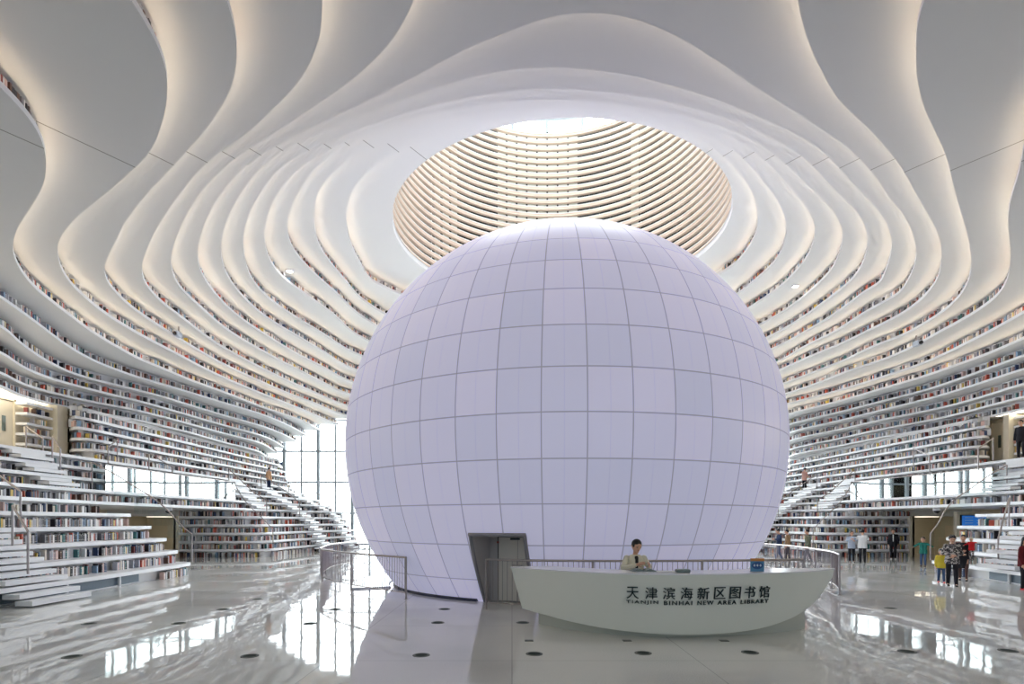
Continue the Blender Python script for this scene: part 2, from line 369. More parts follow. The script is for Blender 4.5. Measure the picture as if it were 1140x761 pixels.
# ------------------------------------------------------------------ ceiling and upper wall: the stepped rings
R = all_contours()
SI, CO = np.sin(TH), -np.cos(TH)
fac = np.where(CO > 1e-6, (Y_BACK - OY) / np.maximum(CO, 1e-6), np.where(CO < -1e-6, (Y_FRONT - OY) / np.minimum(CO, -1e-6), 1e9))
LIP, REC = .10, .34
def moved(r, o):
    """the contour moved outwards by O along its own normal, again as radii"""
    x, y = r * SI, r * CO
    tx, ty = np.roll(x, -2) - np.roll(x, 2), np.roll(y, -2) - np.roll(y, 2); l = np.hypot(tx, ty)
    nx, ny = ty / l, -tx / l; sg = np.sign(nx * SI + ny * CO)
    px_, py_ = x + nx * sg * o, y + ny * sg * o
    th = np.arctan2(px_, -py_) % (2 * PI); rr = np.hypot(px_, py_); q = np.argsort(th)
    return np.interp(TH, np.concatenate([th[q] - 2 * PI, th[q], th[q] + 2 * PI]), np.tile(rr[q], 3))
def ring(r, z, o=0.0):
    rr = np.minimum(moved(r, o) if o else r, fac)
    return [(OX + a * s, OY + a * c, z) for a, s, c in zip(rr, SI, CO)]
def strip_on(mb, A, B, live):
    n = len(mb.v); mb.v += A + B
    for k in range(NT):
        j = (k + 1) % NT
        if live[k] and live[j]:
            mb.f.append((n + k, n + j, n + NT + j, n + NT + k)); mb.m.append(0)
ceil_names = {}
for i in range(18):
    z = zt(i); r = R[i]; inside = r < fac - .02
    nxt = np.minimum(moved(R[i + 1], .55), fac) if i < 17 else np.minimum(r + 3.2, fac)
    sof = MB(); strip_on(sof, ring(r, z), [(OX + max(a, b) * s, OY + max(a, b) * c, z) for a, b, s, c in zip(nxt, np.minimum(r, fac), SI, CO)], inside | (nxt > r))
    o = structure(sof.build('ceiling_tier' if i < 13 else 'wall_tier', SOFFIT)); weld(o)
    lip = MB()
    th = LIP if i else .22
    strip_on(lip, ring(r, z), ring(r, z + th), inside)
    if i:
        if i <= 12: strip_on(lip, ring(r, z + th), ring(r, z + th + .02), inside); strip_on(lip, ring(r, z + th + .02), ring(r, z + th + .02, .02), inside)
        strip_on(lip, ring(r, z + th), ring(r, z + th, REC + .02), inside)
        lo = lip.build('shelf_edge', TIER, o)
        ri = MB(); zu = zt(i - 1)
        strip_on(ri, ring(r, z + th, REC), ring(r, zu, REC), moved(r, REC) < fac - .02)
        ri.build('riser', WHITE, o)
        if i <= 12:
            led = MB()
            lit = inside & (fac > r + .4)
            strip_on(led, ring(r, z + th + .004, .035), ring(r, z + th + .03, .065), lit)
            led.build('light_strip', COVE, o)
        # books on the far and side stretches, all the way round
        p = ring(r, z + th, .16 if i < 13 else .15)
        book_row.left = 0
        seq = [k for k in range(NT - 1, -1, -1)]
        run = []
        for k in seq:
            if inside[k] and (r[k] + REC) < fac[k]: run.append(p[k][:2])
            else:
                if len(run) > 1: book_row(run, z + th, 'high', .035, .085, .28, .12)
                run = []
        if len(run) > 1: book_row(run, z + th, 'high', .035, .085, .28, .12)
    else:
        lip.build('shelf_edge', TIER, o)

# ------------------------------------------------------------------ terraces on both sides
def X(side, w): return AX + side * w
def spline(pts, n=6):
    out = []; P = [Vector(p) for p in pts]
    for i in range(len(P) - 1):
        p0, p1, p2, p3 = P[max(i - 1, 0)], P[i], P[i + 1], P[min(i + 2, len(P) - 1)]
        for k in range(n):
            t = k / n
            out.append(.5 * ((2 * p1) + (p2 - p0) * t + (2 * p0 - 5 * p1 + 4 * p2 - p3) * t * t + (3 * p1 - p0 - 3 * p2 + p3) * t ** 3))
    out.append(P[-1]); return [tuple(q) for q in out]
def smooth(a, b, x, x0, x1):
    t = min(1, max(0, (x - x0) / (x1 - x0))); t = t * t * (3 - 2 * t); return a + (b - a) * t
NEAR = {-1: [14.1, 14.75, 15.4, 16.0, 16.65, 17.3, 17.95, 18.6, 19.2, 19.75], 1: [14.15, 14.55, 14.95, 15.4, 16.1, 17.0, 17.7, 18.4, 19.1, 19.7]}
TIPW = {-1: [14.4, 14.9, 15.35, 15.95, 16.75, 17.9, 18.4, 18.8, 19.3, 19.75], 1: [15.35, 15.65, 15.95, 16.4, 17.15, 18.1, 18.6, 19.0, 19.4, 19.75]}
FARW = [16.0, 16.2, 16.4, 16.6, 16.9, 17.7, 18.2, 18.7, 19.2, 19.6]
BACKW = [14.3, 14.6, 14.9, 15.2, 15.45, 15.7, 16.6, 17.6, 18.6, 19.6]
YTIP = {-1: 22.4, 1: 23.4}
Y_FACE = 32.3
W_OUT = 25.8
def lip_w(side, n, y):
    """half-width of the lip of terrace step n (1..10) at depth y"""
    k = n - 1
    if y < YTIP[side]: return smooth(NEAR[side][k], TIPW[side][k], y, 15.5, YTIP[side])
    if y < 33.5: return smooth(TIPW[side][k], FARW[k], y, YTIP[side] + 3, 33.5)
    return smooth(FARW[k], BACKW[k], y, 34, 45.5)
def near_path(side, n):
    yt = YTIP[side]; ys = list(np.linspace(Y_FRONT, yt - 1.2, 26)); p = [(lip_w(side, n, y), y) for y in ys]
    w = lip_w(side, n, yt)
    p += spline([(w, yt - 1.2), (w + .12, yt - .45), (w + .55, yt - .03), (w + 1.4, yt + .08)], 5)[1:] + [(W_OUT, yt + .08)]
    return p
def far_path(side, n):
    w = lip_w(side, n, Y_FACE + 1.3)
    p = [(21.3, Y_FACE), (w + 1.4, Y_FACE)] + spline([(w + 1.4, Y_FACE), (w + .6, Y_FACE + .1), (w + .12, Y_FACE + .55), (w, Y_FACE + 1.4)], 5)[1:]
    p += [(lip_w(side, n, y), y) for y in np.linspace(Y_FACE + 1.8, Y_BACK - .05, 24)]
    return p
def full_path(side, n):
    return [(lip_w(side, n, y), y) for y in np.linspace(Y_FRONT, Y_BACK - .05, 90)]
YC = {-1: 23.9, 1: 26.4}
def wall_path(side, n):
    w = {11: 20.0, 12: 20.3, 13: 20.55, 14: 20.75}[n]; y = YC[side]
    p = spline([(22.4, y + 2.0), (21.6, y + .95), (21.0, y + .45), (w + .15, y + .55), (w, y + 1.3)], 5)
    p += [(w, q) for q in np.linspace(y + 2, Y_BACK - .05, 24)]
    return p
def to_world(side, path):
    q = [(X(side, w), y) for w, y in path]
    return q if side == -1 else q[::-1]          # hall on the right hand of the travel direction
def outline(side, path, wout):
    """closed outline of the slab behind the path"""
    return [(X(side, w), y) for w, y in path] + [(X(side, wout), path[-1][1]), (X(side, wout), path[0][1])]
GRILLE = mat('blue_grey_grille', rgb(96, 112, 126), .5, .1)
def tier(side, n, path, name, wout, thick=.12, books=True, row=None, gap=.16, parts=None):
    z1 = .48 * n; z0 = z1 - thick
    o = structure(MB().build(name, STEP)); 
    mb = MB(); mb.prism(outline(side, path, wout), z0, z1); bm_o = mb.build('tmp', STEP)
    o.data = bm_o.data; bpy.data.objects.remove(bm_o); weld(o)
    # the riser stands behind the lip: larger half-width
    for path in (parts or [path]):
        inner = shift_out(path, .36)
        mb = MB(); mb.prism(outline(side, inner, wout), z1 - .48, z0); r = mb.build('riser', WHITE, o); weld(r)
        if books:
            bp = to_world(side, shift_out(path, .16))
            book_row.left = rb.uniform(0, .1)
            book_row(bp, z1 - .48, row or 'terrace', .03, .075, .31, gap)
    return o
def shift_out(path, d):
    """move a lip path away from the hall"""
    out = []
    for i, p in enumerate(path):
        a = path[max(i - 1, 0)]; b = path[min(i + 1, len(path) - 1)]
        tw, ty = b[0] - a[0], b[1] - a[1]; l = math.hypot(tw, ty) or 1
        out.append((p[0] + ty / l * d, p[1] - tw / l * d))
    return out
ORD = ['', 'floor-level', 'second', 'third', 'fourth', 'fifth', 'sixth', 'seventh', 'eighth', 'ninth', 'tenth']
for side in (-1, 1):
    sn = 'left' if side < 0 else 'right'
    for n in range(1, 11):
        if n <= 5:
            tier(side, n, near_path(side, n), 'near_terrace_step', W_OUT, row='near|%s|%d' % (sn, n), books=n > 1, gap=.10)
            tier(side, n, far_path(side, n), 'far_terrace_step', 21.3, row='far', gap=.12)
            if n == 1:   # floor level: books only round the tip, a ventilation grille along the rest
                p = [q for q in shift_out(near_path(side, 1), .16) if q[1] > YTIP[side] - 2.6]
                book_row.left = 0; book_row(to_world(side, p), 0.0, 'near|%s|1' % sn, .03, .075, .31, .12)
                g = [q for q in shift_out(near_path(side, 1), .30) if q[1] < YTIP[side] - 2.6]
                mb = MB(); mb.grid([[(X(side, w), y, .05) for w, y in g], [(X(side, w), y, .34) for w, y in g]])
                gr = structure(mb.build('trim_1' if side < 0 else 'trim_2', GRILLE))
                fr = MB()
                for w, y in g[::2]: fr.box((X(side, w - .05), y, .18), (.06, .07, .36))
                fr.tube([(X(side, w - .03), y, .03) for w, y in g], .03, 4)
                fr.build('grille_frame', STEP, gr)
        else:
            tier(side, n, full_path(side, n), 'terrace_step', W_OUT, row='terrace', gap=.14, parts=[near_path(side, 6), far_path(side, 6)] if n == 6 else None)
    for n in range(11, 15):
        tier(side, n, wall_path(side, n), 'wall_shelf_tier', 22.9, row='wall', gap=.10)
    # riser under the lowest overhanging ring, and the corridor wall with the doors
    p = shift_out(wall_path(side, 14), .30)
    mb = MB(); mb.prism(outline(side, p, 22.9), 6.72, 7.2)
    structure(weld(mb.build('wall_upper_shelf', WHITE)))
    book_row.left = 0; book_row(to_world(side, shift_out(wall_path(side, 14), .12)), 6.72, 'wall', .035, .085, .28, .10)
    mb = MB(); mb.prism([(X(side, 22.4), Y_FRONT), (X(side, 22.4), YC[side] + 2.2), (X(side, 22.9), YC[side] + 2.2), (X(side, 22.9), Y_FRONT)], 4.8, 7.2)
    structure(weld(mb.build('wall_%s' % sn, CREAM)))
    # passage on the ground floor: end wall and side wall in cream
    mb = MB(); mb.prism([(X(side, 25.6), 18), (X(side, 25.6), 40), (X(side, 25.9), 40), (X(side, 25.9), 18)], 0, 2.8)
    structure(weld(mb.build('wall_%s_passage' % sn, CREAM)))
    mb = MB(); mb.prism([(X(side, 21.2), 36.2), (X(side, 25.6), 36.2), (X(side, 25.6), 36.5), (X(side, 21.2), 36.5)], 0, 2.8)
    structure(weld(mb.build('wall_%s_passage_end' % sn, CREAM)))
    mb = MB(); mb.box((X(side, 21.36), 34.2, 1.2), (.12, 4.0, 2.4)); mb.box((X(side, 21.30), Y_FACE + .05, 1.2), (.26, .3, 2.4))
    structure(mb.build('wall_%s_shelf_end' % sn, CREAM))
    mb = MB()
    for y, z, w, l in ((24.6, 2.73, 24.7, 1.8), (34.2, 2.37, 23.4, 1.2)): mb.box((X(side, w), y, z), (1.0, l, .03))
    pl_ = structure(mb.build('ceiling_passage_fill', PASSFILL))  # unseen glowing panels, added to brighten the passage
    # light panel under the ring above the doors
    c = [(OX + a * s, OY + a * q) for a, s, q in zip(R[17], SI, CO)]
    c = sorted([q for q in c if (q[0] - AX) * side > 10 and 8 < q[1] < YC[side] + .9], key=lambda q: q[1])
    A = [(q[0] + side * .12, q[1], 7.185) for q in c]
    B = [(q[0] + side * (.12 + .8 * min(1, max(0, (c[-1][1] - q[1]) / 4.0)) ** .8), q[1], 7.185) for q in c]
    mb = MB(); mb.grid([A, B]); structure(mb.build('ceiling_light_panel', DOORLIGHT))

# doors and shelf bay along the upper corridor
def corridor(side, leafs, panels, bay, num):
    for k, (y0, y1) in enumerate(leafs):
        d = structure(MB().build('door_%d' % (num + k), CREAM)); mb = MB()
        mb.box((X(side, 22.36), (y0 + y1) / 2, 5.9), (.08, y1 - y0, 2.2)); t = mb.build('tmp', CREAM); d.data = t.data; bpy.data.objects.remove(t)
        mb = MB(); mb.box((X(side, 22.315), y0 + (y1 - y0) * .5, 6.05), (.02, .16, .62)); mb.build('vision_panel', mat('dark_green_glass', rgb(80, 92, 84), .1), d)
        mb = MB(); mb.box((X(side, 22.29), y0 + .12, 5.8), (.05, .04, .22)); mb.build('door_handle', STEEL, d)
        mb = MB()
        for y in (y0 - .04, y1 + .04): mb.box((X(side, 22.33), y, 5.95), (.14, .07, 2.3))
        mb.box((X(side, 22.33), (y0 + y1) / 2, 7.06), (.14, y1 - y0 + .15, .08)); mb.build('door_frame', CREAM, d)
    for y0, y1 in panels:
        mb = MB(); mb.box((X(side, 22.0), (y0 + y1) / 2, 5.98), (.8, y1 - y0, 2.36)); structure(mb.build('wall_panel', CREAM))
    y0, y1 = bay
    mb = MB()
    for k in range(6): mb.box((X(side, 22.05), (y0 + y1) / 2, 4.86 + .42 * k), (.5, y1 - y0 + .1, .10))
    structure(mb.build('wall_shelf_bay', STEP))
    for k in range(5):
        book_row.left = 0; book_row(to_world(side, [(21.9, y0), (21.9, y1)]), 4.91 + .42 * k, 'wall', .03, .07, .27, .2)
corridor(-1, [(25.25, 26.1), (22.0, 22.85)], [(24.2, 24.75)], (22.95, 24.15), 1)
corridor(1, [(27.2, 28.0)], [(26.3, 26.6)], (24.6, 26.2), 3)

# stair flights: two loose treads between each pair of steps
def stairs(side, y0, y1, n0, n1, name='stair_treads'):
    mb = MB()
    for n in range(n0, n1 + 1):
        w = lip_w(side, n, (y0 + y1) / 2)
        for k, d in ((1, .62), (2, .31)):
            zt_ = .48 * (n - 1) + .16 * k
            mb.box((X(side, w - d + .21), (y0 + y1) / 2, zt_ - .06), (.42, y1 - y0, .12))
    return structure(mb.build(name, STEP))
stairs(-1, 13.5, 15.4, 1, 10, 'stair'); stairs(-1, 19.6, 21.0, 8, 10, 'stair')
stairs(1, 17.9, 19.4, 2, 10, 'stair'); stairs(1, 22.6, 24.0, 8, 10, 'stair')
for s in (-1, 1):
    stairs(s, 34.2, 36.0, 7, 10, 'stair'); stairs(s, 38.2, 39.9, 1, 10, 'stair'); stairs(s, 42.3, 43.7, 1, 10, 'stair')

# ------------------------------------------------------------------ floor, facades, skylight shaft
mb = MB(); mb.box((AX, 20, -.15), (120, 160, .3)); structure(mb.build('floor', FLOOR))
def facade(y, num):
    d = structure(MB().build('window_%d' % num, GREYM)); mb = MB()
    x = -18.85 - 2.82 * 3
    while x < 34:
        mb.box((x, y + .12, 7.7), (.26, .30, 15.4)); mb.box((x + 1.41, y + .12, 7.7), (.14, .14, 15.4)); x += 2.82
    for z in (.21, 2.77, 5.33, 7.89, 10.45, 13.0, 15.4): mb.box((AX, y + .12, z), (56, .12, .15))
    t = mb.build('tmp', GREYM); d.data = t.data; bpy.data.objects.remove(t)
    mb = MB(); mb.box((AX, y + .14, 7.7), (56, .03, 15.4)); mb.build('glazing', PANE if num == 1 else PANE_DIM, d)
facade(Y_BACK, 1); facade(Y_FRONT - .3, 2)

SHX, SHY = 2.14, 25.85
def arc(r, a0, a1, z, n):
    return [(SHX + r * math.sin(a0 + (a1 - a0) * k / n), SHY + r * math.cos(a0 + (a1 - a0) * k / n), z) for k in range(n + 1)]
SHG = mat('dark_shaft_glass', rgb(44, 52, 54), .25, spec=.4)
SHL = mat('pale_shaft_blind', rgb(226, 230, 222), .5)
shaft = structure(MB().build('wall_shaft', SHG)); mb = MB(); posts = MB(); ns = 80
for k in range(ns):
    a0, a1 = 2 * PI * k / ns, 2 * PI * (k + 1) / ns; am = math.degrees((a0 + a1) / 2); am = am - 360 if am > 180 else am
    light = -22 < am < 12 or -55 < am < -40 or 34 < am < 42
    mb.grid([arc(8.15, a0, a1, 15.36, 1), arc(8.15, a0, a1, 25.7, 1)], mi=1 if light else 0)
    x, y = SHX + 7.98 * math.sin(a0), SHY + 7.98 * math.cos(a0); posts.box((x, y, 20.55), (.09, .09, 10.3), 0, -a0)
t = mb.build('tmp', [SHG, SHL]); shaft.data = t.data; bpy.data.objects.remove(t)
posts.build('shaft_post', DARK, shaft)
mb = MB(); mb.grid([arc(7.5, 0, 2 * PI, 15.58, 120), arc(8.3, 0, 2 * PI, 15.58, 120)]); structure(mb.build('wall_shaft_sill', WHITE))
SLAT = mat('pale_timber_slat', rgb(232, 211, 192), .5); SLATW = mat('white_slat_edge', rgb(240, 238, 232), .45)
louv = tag(empty('skylight_louvre', (SHX, SHY, 15.36)), 'round stack of pale timber slats lining the skylight shaft above the white sphere', 'louvre')
for k in range(25):
    z = 15.62 + .40 * k; mb = MB()
    prof = [(7.62, z), (7.62, z + .17), (7.82, z + .17), (7.82, z)]
    seg = 120
    for j, mi in ((0, 0), (1, 1), (2, 0), (3, 0)):
        a, b = prof[j], prof[(j + 1) % 4]
        mb.grid([[(a[0] * math.sin(2 * PI * q / seg), a[0] * math.cos(2 * PI * q / seg), a[1] - 15.36) for q in range(seg)],
                 [(b[0] * math.sin(2 * PI * q / seg), b[0] * math.cos(2 * PI * q / seg), b[1] - 15.36) for q in range(seg)]], True, mi)
    top = [[(r * math.sin(2 * PI * q / seg), r * math.cos(2 * PI * q / seg), z + .175 - 15.36 + dz) for q in range(seg)] for r, dz in ((7.60, -.055), (7.60, 0), (7.66, 0))]
    mb.grid(top, True, 1)
    weld(mb.build('slat', [SLAT, SLATW], louv))
sky = structure(MB().build('window_3', GREYM)); mb = MB()
for x in np.arange(-8, 9, 2.0):
    h = math.sqrt(max(0, 8.2 ** 2 - x * x))
    if h > .3: mb.box((SHX + x, SHY, 28.6), (.14, 2 * h, .35))
for z in (26.6, 28.6): mb.tube(arc(8.15, 0, 2 * PI, z, 64), .12, 6)
for k in range(24):
    a = 2 * PI * k / 24; mb.box((SHX + 8.15 * math.sin(a), SHY + 8.15 * math.cos(a), 27.1), (.18, .18, 3.2))
t = mb.build('tmp', GREYM); sky.data = t.data; bpy.data.objects.remove(t)
mb = MB(); mb.lathe([(.01, 28.8), (8.2, 28.8), (8.2, 28.83), (.01, 28.83)], 48, (SHX, SHY, 0)); mb.build('glazing', PANE, sky)

# ------------------------------------------------------------------ the white sphere
SX, SY, SZ, SR = 1.69, 19.7, 4.55, 7.28
def sphere_material():
    m = bpy.data.materials.new('led_mesh_skin'); m.use_nodes = True
    t = m.node_tree; p = t.nodes['Principled BSDF']; N = t.nodes.new; L = t.links.new
    p.inputs['Roughness'].default_value = .38
    tc = N('ShaderNodeTexCoord'); sp = N('ShaderNodeSeparateXYZ'); L(tc.outputs['Object'], sp.inputs[0])
    def M(op, a, b=None, c=None):
        n = N('ShaderNodeMath'); n.operation = op
        for k, v in enumerate((a, b, c)):
            if v is None: continue
            if isinstance(v, (int, float)): n.inputs[k].default_value = v
            else: L(v, n.inputs[k])
        return n.outputs[0]
    q = M('DIVIDE', sp.outputs['Z'], SR)
    lat = M('ARCSINE', q); lon = M('ARCTAN2', sp.outputs['X'], M('MULTIPLY', sp.outputs['Y'], -1))
    st = 2 * PI / 44
    u = M('DIVIDE', lon, st); v = M('DIVIDE', lat, st)
    # every panel row nearer the pole has half as many panels
    du = M('MULTIPLY', M('ABSOLUTE', M('SUBTRACT', u, M('ROUND', u))), M('MULTIPLY', M('COSINE', lat), st * SR))
    dv = M('MULTIPLY', M('ABSOLUTE', M('SUBTRACT', v, M('ROUND', v))), st * SR)
    seam = M('LESS_THAN', M('MINIMUM', du, dv), .016)
    du2 = M('MULTIPLY', M('ABSOLUTE', M('SUBTRACT', M('SUBTRACT', u, M('FLOOR', u)), .5)), M('MULTIPLY', M('COSINE', lat), st * SR))
    thin = M('MULTIPLY', M('LESS_THAN', du2, .010), .13)
    cu = M('FLOOR', u); cv = M('FLOOR', v); cb = N('ShaderNodeCombineXYZ'); L(cu, cb.inputs[0]); L(cv, cb.inputs[1])
    wnz = N('ShaderNodeTexWhiteNoise'); wnz.noise_dimensions = '2D'; L(cb.outputs[0], wnz.inputs['Vector'])
    r1 = N('ShaderNodeValToRGB'); e = r1.color_ramp.elements
    e[0].position = 0; e[0].color = rgb(200, 201, 228); e[1].position = 1; e[1].color = rgb(213, 210, 238)
    L(wnz.outputs['Value'], r1.inputs[0])
    # the fine lattice of light points
    gx = M('SINE', M('MULTIPLY', u, 2 * PI * 17)); gz = M('SINE', M('MULTIPLY', v, 2 * PI * 17))
    dots = M('MULTIPLY_ADD', M('MULTIPLY', gx, gz), .05, .97)
    mul = N('ShaderNodeMix'); mul.data_type = 'RGBA'; mul.blend_type = 'MULTIPLY'; mul.inputs[0].default_value = 1
    L(r1.outputs[0], mul.inputs[6]); cc = N('ShaderNodeCombineColor'); [L(dots, cc.inputs[k]) for k in range(3)]; L(cc.outputs[0], mul.inputs[7])
    mx = N('ShaderNodeMix'); mx.data_type = 'RGBA'; mx.inputs[7].default_value = rgb(120, 116, 126)
    L(M('MAXIMUM', M('MULTIPLY', seam, .6), thin), mx.inputs[0]); L(mul.outputs[2], mx.inputs[6])
    L(mx.outputs[2], p.inputs['Base Color']); L(mx.outputs[2], p.inputs['Emission Color'])
    p.inputs['Emission Strength'].default_value = GLOW_SPHERE
    return m
LEDSKIN = sphere_material()
ball_rot = math.atan2(-SX, SY)      # a seam faces the desk
sph = tag(empty('spherical_auditorium', (SX, SY, 0)), 'huge pale lavender sphere of lit panels standing on the hall floor under the skylight', 'sphere')
a_d = math.atan2(-.06 - SX, -(14.25 - SY)) # direction of the doorway as seen from the centre
DD = Vector((math.sin(a_d), -math.cos(a_d), 0)); DT = Vector((math.cos(a_d), math.sin(a_d), 0))
mb = MB(); nv, nu = 110, 264
z_lo = -math.asin(SZ / SR)
rows = [[(SR * math.cos(a) * math.sin(2 * PI * k / nu), -SR * math.cos(a) * math.cos(2 * PI * k / nu), SR * math.sin(a)) for k in range(nu)] for a in np.linspace(z_lo, PI / 2 - .002, nv)]
mb.grid(rows, True); mb.face(rows[-1])
shell = mb.build('shell', LEDSKIN, sph, smooth=True, loc=(0, 0, SZ)); shell.rotation_euler = (0, 0, -ball_rot if False else 0)
weld(shell, .6)
# the doorway: the skin is cut open by a box that runs towards the centre
DW, DH, D_IN = .69, 1.78, 4.75
cm = MB()
q = [DD * r + DT * s * DW for r, s in ((9, -1), (9, 1), (D_IN, 1), (D_IN, -1))]
cm.prism([(p.x, p.y) for p in q], -1 - SZ, DH - SZ)
cut = cm.build('cutter', LEDSKIN, sph, loc=(0, 0, SZ)); weld(cut)
bo = shell.modifiers.new('doorway', 'BOOLEAN'); bo.operation = 'DIFFERENCE'; bo.object = cut; bo.solver = 'EXACT'
bpy.context.view_layer.update()
dg = bpy.context.evaluated_depsgraph_get()
me = bpy.data.meshes.new_from_object(shell.evaluated_get(dg)); shell.modifiers.clear(); shell.data = me
bpy.data.objects.remove(cut)
if len(me.polygons) < 5000: print('BOOLEAN FAILED', len(me.polygons))
# drop the cut's own walls: they are rebuilt as the grey door niche
bm = bmesh.new(); bm.from_mesh(me)
bad = [f for f in bm.faces if abs(f.calc_center_median().length - SR) > .08 or all(abs(v.co.length - SR) > .02 for v in f.verts)]
bad = [f for f in bad if f.calc_center_median().z < DH - SZ + .1]
bmesh.ops.delete(bm, geom=bad, context='FACES')
bm.to_mesh(me); bm.free()
def sph_r(z): return math.sqrt(SR * SR - (z - SZ) ** 2)
def door_pt(s, z, r=None): return DD * ((math.sqrt(max(0, sph_r(z) ** 2 - (s * DW) ** 2))) if r is None else r) + DT * s * DW + Vector((0, 0, z))
niche = MB(); r_in = 5.32
for s in (-1, 1):
    zs = [0.0, .4, .8, 1.2, 1.5, DH]
    niche.grid([[door_pt(s, z) for z in zs], [door_pt(s, z, r_in) for z in zs]])
niche.grid([[door_pt(-1, DH), door_pt(1, DH)], [door_pt(-1, DH, r_in), door_pt(1, DH, r_in)]])
niche.face([door_pt(-1, 0, r_in), door_pt(1, 0, r_in), door_pt(1, DH, r_in), door_pt(-1, DH, r_in)])
niche_o = niche.build('door_niche', DOORG, sph)
fr = MB()
for s in (-1, 1): fr.tube([door_pt(s, z) + DD * .02 for z in (0.0, .3, .6, .9, 1.2, 1.5, DH)], .05, 6)
fr.tube([door_pt(s, DH) + DD * .03 for s in (-1.05, -.5, 0, .5, 1.05)], .05, 6)
fr.build('door_surround', mat('grey_portal_frame', rgb(140, 138, 144), .4, .2), niche_o)
mb = MB()
def dbox(mb, s, r, z, ds, dr, dz, mi=0):
    c = DD * r + DT * s; mb.box((c.x, c.y, z), (ds, dr, dz), mi, a_d)
leaf = MB(); dbox(leaf, .12, r_in + .06, .85, 1.06, .05, 1.66)
mb = MB(); dbox(mb, .12, r_in + .035, .87, 1.14, .02, 1.72); mb.build('door_gap', DARK, sph)
lf = leaf.build('door', mottled('pale_grey_door', rgb(232, 226, 218), .02, 2, .45), sph)
mb = MB(); dbox(mb, .12, r_in + .092, .85, .012, .01, 1.66); dbox(mb, .12, r_in + .10, .95, .30, .03, .03); mb.build('push_bar', STEEL, lf)
mb = MB(); dbox(mb, -.42, r_in + .11, 1.55, .05, .03, .05); mb.build('door_sensor', mat('red_sensor', rgb(150, 50, 50), .4), lf)
mb = MB(); dbox(mb, .05, r_in + .10, 1.64, .26, .03, .05); mb.build('door_closer', DARK, lf)
# shadow gap ring at the foot, open at the door
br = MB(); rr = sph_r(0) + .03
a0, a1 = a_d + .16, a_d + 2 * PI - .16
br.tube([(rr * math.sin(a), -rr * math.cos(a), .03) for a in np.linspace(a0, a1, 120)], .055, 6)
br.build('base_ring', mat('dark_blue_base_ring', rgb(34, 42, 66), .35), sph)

# ------------------------------------------------------------------ railings round the sphere
def railing(name, path, h, label, cat='railing', posts=6, base=None, infill=True, group=None, bars=.12, tall=None):
    """steel handrail along PATH (x, y[, z]) with posts, a bottom rail and thin upright wires"""
    pts = [Vector((p[0], p[1], p[2] if len(p) > 2 else 0)) for p in path]
    root = tag(empty(name, pts[0]), label, cat, group); o = pts[0]
    P = [p - o for p in pts]; up = Vector((0, 0, 1))
    L = [0]
    for a, b in zip(P[:-1], P[1:]): L.append(L[-1] + (b - a).length)
    def pos(s):
        for k in range(len(P) - 1):
            if s <= L[k + 1] + 1e-9: return P[k].lerp(P[k + 1], (s - L[k]) / max(1e-9, L[k + 1] - L[k]))
        return P[-1]
    mb = MB(); mb.tube([p + up * h for p in P], .028, 8); mb.build('handrail', STEEL, root, smooth=True)
    for k in range(posts):
        p = pos(L[-1] * k / (posts - 1)); mb = MB(); mb.tube([p, p + up * h], .026, 8)
        mb.lathe([(.001, 0), (.06, 0), (.06, .015), (.001, .015)], 12, p); mb.build('post', STEEL, root)
    if infill:
        mb = MB(); mb.tube([p + up * .16 for p in P], .014, 6); mb.build('bottom_rail', STEEL, root)
        mb = MB(); s = .06
        while s < L[-1]:
            p = pos(s); mb.tube([p + up * .16, p + up * h], .008, 4); s += bars
        w = mb.build('wire_infill', STEEL, root); w['kind'] = 'stuff'
    return root
lp = spline([(-2.87, 15.1), (-5.1, 17.3), (-6.7, 19.6), (-7.3, 21.6), (-7.75, 24), (-7.7, 26.2), (-7.4, 28)], 6)
railing('railing', [(x, y) for x, y in lp], 1.12, 'curved steel railing with thin upright wires at the left foot of the sphere', posts=6)
rp = spline([(9.35, 15.9), (10.1, 17.6), (10.65, 20), (10.9, 22), (10.8, 24.2), (10.4, 26.5)], 6)
railing('railing', [(x, y) for x, y in rp], 1.14, 'curved steel railing to the right of the desk, three people walking beyond it', posts=7)
fp = spline([(-.62, 13.3), (.4, 12.98), (1.8, 12.8), (3.4, 12.8), (5.2, 12.95), (6.9, 13.2)], 6)
railing('railing', [(x, y) for x, y in fp], 1.19, 'long low steel railing between the reception desk and the sphere', posts=4)
KERB = mottled('white_kerb', (.78, .78, .82, 1), .02, 2, .3)
def kerb(a0, a1):
    aa = np.linspace(a0, a1, 40); o = [(SX + 7.1 * math.sin(a), SY - 7.1 * math.cos(a)) for a in aa]; q = [(SX + 5.9 * math.sin(a), SY - 5.9 * math.cos(a)) for a in aa]
    mb = MB(); mb.prism(o + q[::-1], 0, .05); structure(weld(mb.build('trim_3', KERB), .5))
kerb(-2.9, -1.2); kerb(1.2, 2.9)

# ------------------------------------------------------------------ reception desk
DK_H = 1.15
front = spline([(-.02, 11.4), (.9, 10.55), (2.1, 9.92), (3.39, 9.82), (4.8, 10.12), (5.7, 10.5), (6.35, 10.98)], 10)
nF = len(front)
fl = [0]
for a, b in zip(front[:-1], front[1:]): fl.append(fl[-1] + math.dist(a, b))
def keel(u):      # height of the lower edge of the boat-shaped front along u = 0..1
    k = [(0, .30), (.13, .25), (.28, .14), (.45, .075), (.6, .07), (.72, .13), (.84, .33), (.93, .62), (1, 1.03)]
    for (a, p), (b, q) in zip(k[:-1], k[1:]):
        if u <= b: t = (u - a) / (b - a); return p + (q - p) * t
    return k[-1][1]
kz = [keel(l / fl[-1]) for l in fl]
for _ in range(6): kz = [kz[0]] + [(kz[i - 1] + 2 * kz[i] + kz[i + 1]) / 4 for i in range(1, nF - 1)] + [kz[-1]]
